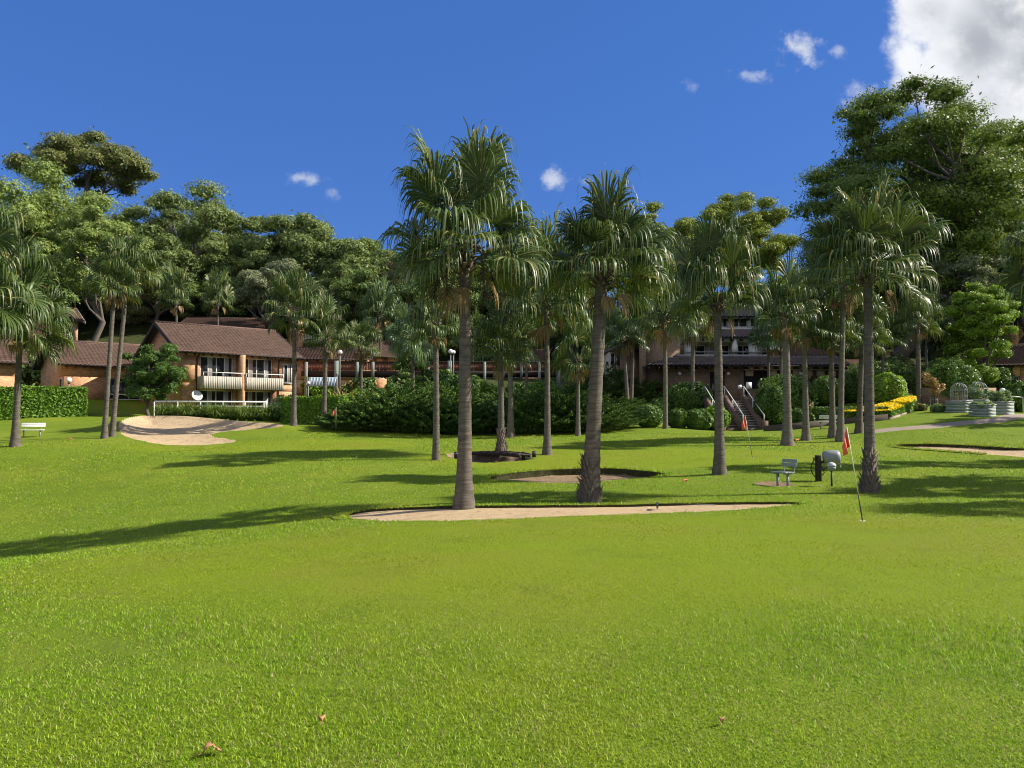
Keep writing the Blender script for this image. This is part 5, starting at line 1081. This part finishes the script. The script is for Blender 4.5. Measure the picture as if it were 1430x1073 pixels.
# terrace, stairs, low walls
def terrace():
    x0, x1 = X(1040, 54), X(1120, 54)
    o = MB().box(X(985, 54), X(1124, 56), 54.35, 60, 1.0, 2.55).build('terrace', M['brick_dark']); tag(o, kind='structure')
    r = empty('terrace_wall', (X(1060, 54), 54, 1)); tag(r, 'brown brick terrace wall behind the top of the stairs', 'wall')
    w = X(1122, 54) - X(1046, 54); MB().box(0, w, 0, .3, -.5, Zat(545, 54) - 1).build('wall', M['brick_dark'], r); MB().box(-.02, w + .02, -.03, .33, Zat(545, 54) - .998, Zat(543.6, 54) - 1).build('coping', M['brick_dark'], r); r.location.x = X(1046, 54)
terrace()
def stairs():
    xs = 13.35; n = 12; z0 = H(14.7, 50) - .02; rise = (2.6 - z0) / n; run = .33; y0 = 49.9
    r = empty('brick_stairs', (0, y0, z0)); tag(r, 'two flights of dark brick stairs with white handrails climbing to the clubhouse terrace', 'stairs')
    for xa, xb in ((13.35, 14.38), (14.66, 15.7)):
        mb = MB(); tr = MB()
        for k in range(n): mb.box(xa, xb, k * run, k * run + run if k < n - 1 else n * run + .6, -.4, (k + 1) * rise - .035); tr.box(xa + .01, xb - .01, k * run - .03, k * run + run - .04 if k < n - 1 else n * run + .6, (k + 1) * rise - .034, (k + 1) * rise)
        f = mb.build('flight', M['brick_dark'], r); tr.build('treads', M['gutter'] if xa > 14 else M['path'], f)
    for xa in (14.39, 15.71, 13.06):
        w = .26; T = n * run; zt = n * rise
        mb = MB().hexa([(xa, -.25, -.4), (xa + w, -.25, -.4), (xa + w, T, -.4), (xa, T, -.4)], [(xa, -.25, .42), (xa + w, -.25, .42), (xa + w, T, zt + .42), (xa, T, zt + .42)]); mb.box(xa - .04, xa + w + .04, -.6, -.252, -.4, .62); sw = mb.build('side_wall', M['brick_dark'], r)
        hr = MB(); xm = xa + w / 2; p = (xm, -.3, 1.0); q = (xm, T, zt + 1.0); hr.tube([p, q, (xm, T + .5, zt + 1.0)], .03, 8)
        hr.tube([(xm, -.3, .58), (xm, -.3, 1.0)], .025, 6); hr.tube([(xm, T * .5, zt * .5 + .35), (xm, T * .5, zt * .5 + 1.0)], .025, 6); hr.tube([(xm, T, zt + .3), (xm, T, zt + 1.0)], .025, 6); hr.build('handrail', M['white'], sw)
stairs()
for px, w, h, lab in ((1035, .26, .28, 'small white sign board at the head of the stairs'), (1048, .36, .46, 'larger white notice board on the terrace wall beside the stairs')):
    b = P(px, 545, 53.8); r = empty('sign_board', (b[0], 54.12, Zat(543.4, 54))); tag(r, lab, 'sign'); MB().box(-w / 2, w / 2, 0, .03, .02, h).build('board', M['white'], r); MB().box(-w / 2 + .04, -w / 2 + .08, .031, .08, 0, h - .1).box(w / 2 - .08, w / 2 - .04, .031, .08, 0, h - .1).build('prop', M['grey_metal'], r)
# brown timber sided retaining walls around the clubhouse beds
def low_wall(name, label, pts, h, t, m, cap=None):
    a = np.array(pts[0]); r = empty(name, (a[0], a[1], H(a[0], a[1]))); tag(r, label, 'wall', 'low garden walls'); mb = MB(); cp = MB()
    for p, q in zip(pts[:-1], pts[1:]):
        p = np.array(p) - a[:2]; q = np.array(q) - a[:2]; d = (q - p) / np.linalg.norm(q - p); n = np.array([-d[1], d[0]]) * t / 2
        zp = H(*(p + a[:2])) - r.location.z; zq = H(*(q + a[:2])) - r.location.z
        c = [(*(p - n), zp - .3), (*(q - n), zq - .3), (*(q + n), zq - .3), (*(p + n), zp - .3)]; e = [(*(p - n), zp + h), (*(q - n), zq + h), (*(q + n), zq + h), (*(p + n), zp + h)]; mb.hexa(c, e)
        if cap: n2 = n * 1.2; cp.hexa([(*(p - n2), zp + h + .002), (*(q - n2), zq + h + .002), (*(q + n2), zq + h + .002), (*(p + n2), zp + h + .002)], [(*(p - n2), zp + h + .06), (*(q - n2), zq + h + .06), (*(q + n2), zq + h + .06), (*(p + n2), zp + h + .06)])
    mb.build('wall', M[m], r)
    if cap: cp.build('coping', M[cap], r)
low_wall('garden_wall', 'low brown sleeper wall between the stairs and the yellow hedge', [onground(1066, 46.4)[:2], onground(1160, 45.4)[:2], onground(1240, 44.0)[:2]], .32, .2, 'sleeper')
low_wall('stone_kerb', 'pale stone kerb curving beside the yellow flowering hedge', [onground(1242, 44.0)[:2], onground(1256, 45.2)[:2], onground(1270, 47.3)[:2], onground(1284, 49.6)[:2]], .10, .13, 'path')
low_wall('retaining_wall', 'grey retaining wall in the shade behind the planter boxes', [onground(1288, 53)[:2], onground(1340, 52)[:2], onground(1390, 53)[:2]], 1.1, .25, 'brick_brown')
# elevated timber walkway
def walkway():
    D = 68.; xa, xb = X(422, D), X(868, D); L = xb - xa; zd = Zat(520, D); r = empty('raised_walkway', (xa, D, zd)); tag(r, 'raised timber walkway with red brown board railing running behind the palms', 'walkway')
    MB().box(0, L, 0, 1.8, -.12, 0).build('deck', M['dark_timber'], r); MB().box(-.1, L + .1, -.10, -.005, -.34, .10).box(-.1, L + .1, 1.81, 1.9, -.34, .10).build('edge_beam', M['dark_timber'], r)
    n = int(L / .13); mb = MB(); rg = random.Random(4)
    for k in range(n): x = L * k / n; mb.box(x + .008, x + L / n - .008, -.07 + rg.random() * .015, -.04, .14, Zat(507.5, D) - zd)
    mb.build('railing_boards', M['brown_timber'], r); MB().box(0, L, -.12, .03, Zat(507.4, D) - zd, Zat(505, D) - zd).build('top_rail', M['dark_timber'], r)
    for px, down in ((428, 1), (470, 1), (499, 0), (521, 0), (560, 1), (598, 0), (628, 1), (677, 1), (703, 0), (728, 0), (753, 1), (780, 1), (808, 0), (835, 1), (862, 1)):
        x = X(px, D) - xa; zb = H(X(px, D), D) - zd - .2 if down else -.55; w = .11 if px not in (628, 780, 470) else .17
        o = MB().box(x - w, x + w, -.36, -.13, zb, Zat(506, D) - zd + (.1 if w > .15 else 0)).build('post', M['grey_timber'], r)
walkway()
def lamp_post(px, D, py_globe, label, base=None, rr=.2, hbase=None):
    b = onground(px, D) if hbase is None else np.array([X(px, D), D, hbase]); zt = Zat(py_globe, D) - b[2]; r = empty('lamp_post', b); tag(r, label, 'lamp post', 'globe lamps')
    MB().tube([(0, 0, -.1), (0, 0, zt - rr)], .045, 8).build('pole', M['grey_timber'], r); MB().globe((0, 0, zt), rr).build('globe', M['lamp_globe'], r, True); MB().lathe([(.09, 0), (.11, .05), (.06, .1)], 10, (0, 0, zt - rr - .06)).build('collar', M['black'], r)
lamp_post(474, 67.2, 492, 'white globe lamp on the walkway beside the spiky shrub'); lamp_post(629, 67.2, 491, 'white globe lamp on the walkway behind the tallest palm'); lamp_post(633, 67.4, 492, 'twin white globe lamp close beside the walkway lamp behind the tallest palm', rr=.17)
lamp_post(779, 67.2, 487, 'white globe lamp above the tall green walkway post'); lamp_post(95, 58.5, 531, 'white globe lamp in front of the single storey cottage', rr=.2); lamp_post(430, 61, 535, 'small globe lamp beside the brick pier and striped awning', rr=.13); lamp_post(1401, 55, 546, 'globe lamp beside the forked trunk of the lime tree', rr=.2)
def awning():
    D = 66.0; b = P(432, 540, D); w = X(470, D) - X(432, D); r = empty('awning', b); tag(r, 'pale blue striped awning under the walkway', 'awning'); mb = MB(); n = 18; h = Zat(527, D) - Zat(540, D)
    for k in range(n): x = w * k / n; o = .03 * (k % 2); mb.hexa([(x, -.8 - o, 0), (x + w / n, -.8 - o, 0), (x + w / n, -.77, 0), (x, -.77, 0)], [(x, 0 - o, h), (x + w / n, 0 - o, h), (x + w / n, .03, h), (x, .03, h)])
    mb.build('cloth', plain('pale_blue_cloth', (.36, .45, .53), .8, .2), r); z0 = H(b[0], D) - b[2] - .1; MB().bar((.05, -.7, z0), (.05, -.7, .05), .06).bar((w - .05, -.7, z0), (w - .05, -.7, .05), .06).build('frame', M['black'], r)
awning()
def white_railing():
    a = onground(215, 52.6); b = onground(372, 55.2); L = math.hypot(b[0] - a[0], b[1] - a[1]); r = empty('white_railing', (a[0], a[1], 0), math.atan2(b[1] - a[1], b[0] - a[0])); tag(r, 'white pipe railing with wires behind the strappy plants', 'railing')
    zt = Zat(561, 53); k = (Zat(561.5, 55.2) - zt); MB().tube([(0, 0, zt), (L, 0, zt + k)], .05, 8).build('top_rail', M['white'], r); n = 5
    for j in (.3, .6): MB().tube([(0, 0, zt - j), (L, 0, zt - j + k)], .018, 5).build('wire', M['white'], r)
    for i in range(n + 1): x = L * i / n; MB().tube([(x, 0, zt - 1.35), (x, 0, zt + k * i / n - .02)], .04, 8).build('post', M['white'], r)
white_railing()
# ------------------------------------------------------------------ furniture and golf things
def flagstick(px, py_base, py_top, label, lean=(0, 0), fw=.33, fh=.42, group='putting green flags', dirx=-1, D=None):
    b = hit(px, py_base); D = b[1]; h = P(px, py_top, D)[2] - b[2]; r = empty('flagstick', b); tag(r, label, 'golf flag', group)
    t = Vector((lean[0], lean[1], h)); s = h / 1.75
    MB().tube([(0, 0, -.05), t * .3], .011, 8).build('lower_pole', M['black'], r); MB().tube([t * .3, t * 1.0], [.009, .007], 8).build('pole', M['pole'], r)
    mb = MB(); n = 10; V = []   # drooping pennant cloth with folds and thickness
    for i in range(n + 1):
        u_ = i / n; wv = .05 * math.sin(u_ * 7) * s
        for v_ in (0, 1):
            z = h - .02 - fh * s * (.96 * v_ + .02) - (.34 * u_ * s) * (1 if v_ == 0 else .52)
            if v_: z = max(z, h - 1.02 * fh * s - .30 * u_ * s)
            k = h and z / h; V.append(((lean[0] * k) + dirx * fw * s * u_ * (.95 if v_ == 0 else .9), lean[1] * k + wv * (.5 + v_), z))
    for i in range(n):
        mb.add([V[2 * i], V[2 * i + 2], V[2 * i + 3], V[2 * i + 1]], [(0, 1, 2, 3)])
    o = mb.build('pennant', M['flag'], r, True); so = o.modifiers.new('cloth', 'SOLIDIFY'); so.thickness = .006
    MB().lathe([(.055, -.02), (.055, .004), (.045, .004)], 14).build('hole_cup', M['white'], r)
flagstick(1205, 728, 596, 'orange red flag leaning on the near green beside the spiky footed palm', (-.26, .0), .15, .36)
flagstick(1051, 640, 580, 'orange flag on the green in front of the brick stairs', (-.24, .1), .22, .42)
flagstick(469, 606, 569, 'small red flag before the dark hedge and first juniper', (.0, 0), .28, .42, dirx=-1)
def slat_seat(px, py, D, label, m, s=1., rz=0., grp=None, two=False):
    b = onground(px, D); r = empty('garden_bench', b, rz); tag(r, label, 'bench', grp); r.scale = (s, s, s); w = .62 if not two else 1.25
    mb = MB(); [mb.box(-w / 2, w / 2, -.21 + k * .145, -.21 + k * .145 + .13, .40, .44) for k in range(3)]; mb.build('seat', M[m], r, bevel=.006)
    mb = MB(); [mb.hexa([(-w / 2, .27 + k * .03, .60 + k * .125), (w / 2, .27 + k * .03, .60 + k * .125), (w / 2, .30 + k * .03, .60 + k * .125), (-w / 2, .30 + k * .03, .60 + k * .125)], [(-w / 2, .295 + k * .03, .71 + k * .125), (w / 2, .295 + k * .03, .71 + k * .125), (w / 2, .325 + k * .03, .71 + k * .125), (-w / 2, .325 + k * .03, .71 + k * .125)]) for k in range(2)]; mb.build('backrest', M[m], r, bevel=.006)
    for sx in (-1, 1):
        x = sx * w * .34; MB().tube([(x, .05, .37), (x, .22, .385), (x, .29, .44), (x, .315, .6), (x, .355, .8)], .018, 8).build('back_support', M['grey_metal'], r, True)
        MB().box(x - .03, x + .03, -.03, .03, -.06, .355).box(x - .025, x + .025, -.19, .2, .357, .398).build('leg', M['grey_metal'], r)
b = hit(1092, 678); slat_seat(1092, 678, b[1], 'small grey green seat with backrest on a bare earth patch', 'grey_seat', .86, R(-62))
b = hit(41, 611); slat_seat(45, 611, b[1], 'white slatted bench beside the fan palm trunk near the hedge', 'white', .9, R(18), two=True)
slat_seat(1155, 600, 43.6, 'white bench behind the palm row below the dark hedge', 'white', .85, R(180), two=True)
def ball_washer():
    b = hit(1143, 673); r = empty('hose_post', b); tag(r, 'dark wooden post with hose loop and large grey basin beside the grey seat', 'post'); D = b[1]; m = D / F_PX
    MB().box(-.07, .07, -.07, .07, -.1, 36 * m).build('post', M['dark_timber'], r, bevel=.008)
    # tilted grey drum on the side arm
    d = MB(); d.lathe([(.02, -.25), (.14, -.245), (.19, -.20), (.205, -.05), (.205, .12), (.18, .2), (.13, .235), (.02, .24)], 22); o = d.build('basin', M['grey_metal'], r, True); o.location = (19.5 * m, .03, 33 * m); o.rotation_euler = (0, R(86), R(-18))
    MB().bar((.07, .02, 26 * m), (10 * m, .03, 27.5 * m), .09, .06).build('arm', M['black'], r)
    hs = MB(); pts = []
    for k in range(15): t = k / 14; pts.append((-.09 - .13 * math.sin(t * math.pi), -.02, 31 * m - t * 26 * m))
    hs.tube(pts, .014, 6); hs.tube([(-.07, -.03, 32 * m), (-.16, -.03, 32.5 * m), (-.13, -.03, 29 * m)], .02, 6); hs.tube([(.09, -.03, 20 * m), (.16, -.03, 12 * m), (.10, -.03, 8 * m)], .013, 6); hs.build('hose', M['black'], r, True)
    c = MB(); c.tube([(28.5 * m, 0, 30 * m), (31 * m, 0, 26 * m), (30.5 * m, 0, 21 * m)], .012, 6); c.tube([(30.5 * m, 0, 21.5 * m), (30.5 * m, 0, 18 * m)], .028, 6); c.build('chain_handle', M['grey_metal'], r)
    b2 = hit(1161.5, 680); m = b2[1] / F_PX; r = empty('ball_washer', b2); tag(r, 'round headed grey golf ball washer on a thin stem beside the wooden post', 'ball washer')
    MB().tube([(0, 0, -.1), (0, 0, 23 * m)], [.028, .022], 10).build('stem', M['black'], r)
    MB().lathe([(.02, -.12), (.07, -.11), (.115, -.05), (.12, .01), (.02, .012)], 18, (0, 0, 27 * m)).build('bowl', M['grey_metal'], r, True); MB().lathe([(.125, .014), (.125, .05), (.09, .10), (.03, .125), (.01, .13)], 18, (0, 0, 27 * m)).build('lid', M['gutter'], r, True)
    MB().tube([(-.10, 0, 27 * m), (-.22, 0, 23 * m), (-.3, 0, 25 * m)], .012, 6).build('handle', M['black'], r)
ball_washer()
def footbridge():
    a = hit(660, 634); b = hit(733, 642); a = a + (b - a) * .02; L = np.linalg.norm((b - a)[:2]); r = empty('footbridge', (a[0], a[1], max(a[2], b[2]) + .0), math.atan2(b[1] - a[1], b[0] - a[0])); tag(r, 'low dark timber footbridge over the little creek bed', 'footbridge')
    mb = MB(); n = int(L / .16); rg = random.Random(3)
    for k in range(n): x = L * k / n; mb.box(x + .006, x + L / n - .006, -.26, .26, 0 + .05 * math.sin(math.pi * k / n), .05 + .05 * math.sin(math.pi * k / n) + rg.random() * .006)
    mb.build('planks', M['dark_timber'], r)
    for y in (-.30, .30):
        mb = MB()
        for k in range(8): t0, t1 = k / 8, (k + 1) / 8; f = lambda t: .05 * math.sin(math.pi * t); mb.hexa([(L * t0, y - .05, f(t0) - .06), (L * t1, y - .05, f(t1) - .06), (L * t1, y + .05, f(t1) - .06), (L * t0, y + .05, f(t0) - .06)], [(L * t0, y - .05, f(t0) + .09), (L * t1, y - .05, f(t1) + .09), (L * t1, y + .05, f(t1) + .09), (L * t0, y + .05, f(t0) + .09)])
        mb.build('side_beam', M['dark_timber'], r)
footbridge()
for px, py, lab in ((637, 640, 'black timber bollard beside the slim footbridge palm'), (731, 640, 'black timber bollard at the bridge end beside another bollard'), (746, 639, 'black timber bollard between its twin and the tall dark palm')):
    b = hit(px, py); r = empty('bollard', b); tag(r, lab, 'bollard', 'black timber bollards'); MB().lathe([(.085, -.1), (.085, .20), (.07, .235), (.03, .24)], 12).build('post', M['black'], r); MB().lathe([(.088, .15), (.088, .18)], 12).build('band', M['grey_timber'], r)
def rake():
    b = hit(925, 709); r = empty('bunker_rake', b, R(-14)); tag(r, 'dark rake lying at the edge of the long near sand bunker', 'rake')
    MB().tube([(-.1, 0, .07), (1.1, .25, .06)], .014, 6).build('handle', M['black'], r); mb = MB().box(-.14, -.09, -.22, .22, .05, .09); [mb.bar((-.115, -.2 + k * .05, .06), (-.10, -.2 + k * .05, -.02), .012) for k in range(9)]; mb.build('head', M['black'], r)
rake()
def planter(px, D, w, h, label, grow=None, arch=False, seed=0, rz=R(38)):
    b = onground(px, D); r = empty('planter_box', b, rz); tag(r, label, 'planter', 'sage green planter boxes by the path'); t = .05
    mb = MB()
    for k in range(4):
        z0, z1 = -.1 + (h + .1) * k / 4, -.1 + (h + .1) * (k + 1) / 4 - .012
        mb.box(-w / 2, w / 2, -w / 2, -w / 2 + t, z0, z1).box(-w / 2, w / 2, w / 2 - t, w / 2, z0, z1).box(-w / 2, -w / 2 + t, -w / 2 + t, w / 2 - t, z0, z1).box(w / 2 - t, w / 2, -w / 2 + t, w / 2 - t, z0, z1)
    mb.build('box', M['planter'], r); MB().box(-w / 2 - .03, w / 2 + .03, -w / 2 - .03, -w / 2 + .06, h, h + .04).box(-w / 2 - .03, w / 2 + .03, w / 2 - .06, w / 2 + .03, h, h + .04).box(-w / 2 - .03, -w / 2 + .06, -w / 2 + .06, w / 2 - .06, h, h + .04).box(w / 2 - .06, w / 2 + .03, -w / 2 + .06, w / 2 - .06, h, h + .04).build('rim', M['gutter'], r)
    MB().box(-w / 2 + t, w / 2 - t, -w / 2 + t, w / 2 - t, h - .18, h - .08).build('soil', M['dirt'], r)
    if grow:
        f, s = shrub_mesh(seed, w * .62, grow, 120, .06, 'veg', 12); p = empty('garden_plant', (b[0], b[1], b[2] + h - .12)); tag(p, 'leafy pale green plant growing out of ' + label[:label.find(' planter')] + ' planter', 'plant', 'plants in the planter boxes'); link('foliage', f, p); link('stems', s, p)
    if arch:
        a = empty('trellis', (b[0], b[1], b[2] + h - .1), rz); tag(a, 'white domed trellis frame standing in ' + label[:label.find(' planter')] + ' planter', 'trellis', 'white domed trellises')
        for k in range(6):
            an = k * math.pi / 6; c, s_ = math.cos(an) * w * .42, math.sin(an) * w * .42
            pts = [(c, s_, 0), (c, s_, .75)] + [(c * math.cos(q), s_ * math.cos(q), .75 + .42 * math.sin(q)) for q in np.linspace(.2, math.pi - .2, 9)] + [(-c, -s_, .75), (-c, -s_, 0)]
            MB().tube(pts, .016, 5).build('hoop', M['grey_metal'], a)
        for z in (.4, .75): MB().tube([(math.cos(q) * w * .42, math.sin(q) * w * .42, z) for q in np.linspace(0, 2 * math.pi, 17)], .014, 5).build('ring', M['grey_metal'], a)
planter(1340, 45.8, 1.05, .62, 'empty trellised planter furthest along the path', None, True, 1)
planter(1367, 47, 1.15, .66, 'planter with dome of leaves', 1.05, True, 2)
planter(1372, 43.0, 1.0, .58, 'low bare planter nearest the path edge', .35, False, 3)
planter(1397, 44.2, 1.05, .64, 'bushy planter beside the white path rail', .95, False, 4)
def path_rail():
    b = onground(1424, 46.2); r = empty('path_rail', b, R(20)); tag(r, 'short white pipe rail beside the path behind the planters', 'railing'); MB().tube([(-.8, 0, .95), (.3, 0, .9), (.3, 0, -.1)], .035, 8).build('rail', M['white'], r); MB().tube([(-.8, 0, -.1), (-.8, 0, .93)], .03, 8).build('post', M['white'], r)
path_rail()
def sapling():
    b = onground(1306, 47); cs = []; rg = np.random.default_rng(5); rs = []
    for k in range(12): cs.append((rg.normal() * .28, rg.normal() * .28, 1.2 + rg.random() * 1.1)); rs.append((.26, .26, .24))
    CL_REF[0] = .26; V = clumps(cs, rs, 90, .06, .5, .2, .4, rg); mb = MB(); mb.tube([(0, 0, -.1), (.02, 0, .9), (0, .02, 1.8)], [.035, .028, .012], 7); [mb.tube([(0, 0, 1.0), c], [.018, .008], 5) for c in cs]
    plant('sapling', (qmesh('crown', V, M['bronze']), mb.mesh('trunk', M['bark'])), b, 'coppery leaved sapling on thin stem between the yellow hedge and the planters', 'tree')
    mb = MB(); r = empty('stake', b); [mb.bar((x, .1, -.1), (x, .1, .8), .04) for x in (-.22, .22)]; mb.bar((-.22, .1, .7), (.22, .1, .7), .03); mb.build('stakes', M['grey_timber'], r); tag(r, 'timber stakes and crossbar holding the coppery sapling', 'stakes')
sapling()
def fallen_leaf(px, py, s, label, rz, m='leaf_litter'):
    b = hit(px, py); r = empty('fallen_leaf', b + [0, 0, .02], rz); tag(r, label, 'leaf', 'dry leaves on the grass'); mb = MB()
    n = 9; pts = []
    for k in range(n + 1): t = k / n; w = s * .34 * math.sin(math.pi * t) ** .7 * (1 + .35 * (-1) ** k); pts.append((t * s - s / 2, w, .012 + .03 * s / .1 * abs(w) / s * 2 + .015 * math.sin(t * 5)))
    V = []; F = []
    for k in range(n + 1):
        x, w, z = pts[k]; V += [(x, -w, z), (x, 0, z - .008), (x, w, z)]
    for k in range(n): a = k * 3; F += [(a, a + 3, a + 4, a + 1), (a + 1, a + 4, a + 5, a + 2)]
    mb.add(V, F); o = mb.build('blade', M[m], r); so = o.modifiers.new('thin', 'SOLIDIFY'); so.thickness = .002
    MB().tube([(-s * .5, 0, .005), (-s * .85, .02 * s, .0)], .0025, 5).build('leaf_stalk', M[m], r)
fallen_leaf(296, 1058, .085, 'large pale brown curled leaf on the grass nearest the viewer', .6); fallen_leaf(449, 1014, .05, 'brown leaf lying in grass next to the largest pale leaf', 2.0); fallen_leaf(1008, 1017, .04, 'small dark brown leaf alone on the near grass', 1.2)
fallen_leaf(98, 615, .3, 'reddish fallen frond piece on the lawn between the bench and twin palms', .3, 'terracotta'); fallen_leaf(957, 674, .2, 'brown scrap on the lawn before the sturdy smooth palm', .9, 'terracotta'); fallen_leaf(1113, 617, .25, 'reddish scrap at the foot of the pale trunked palm', .9, 'terracotta')
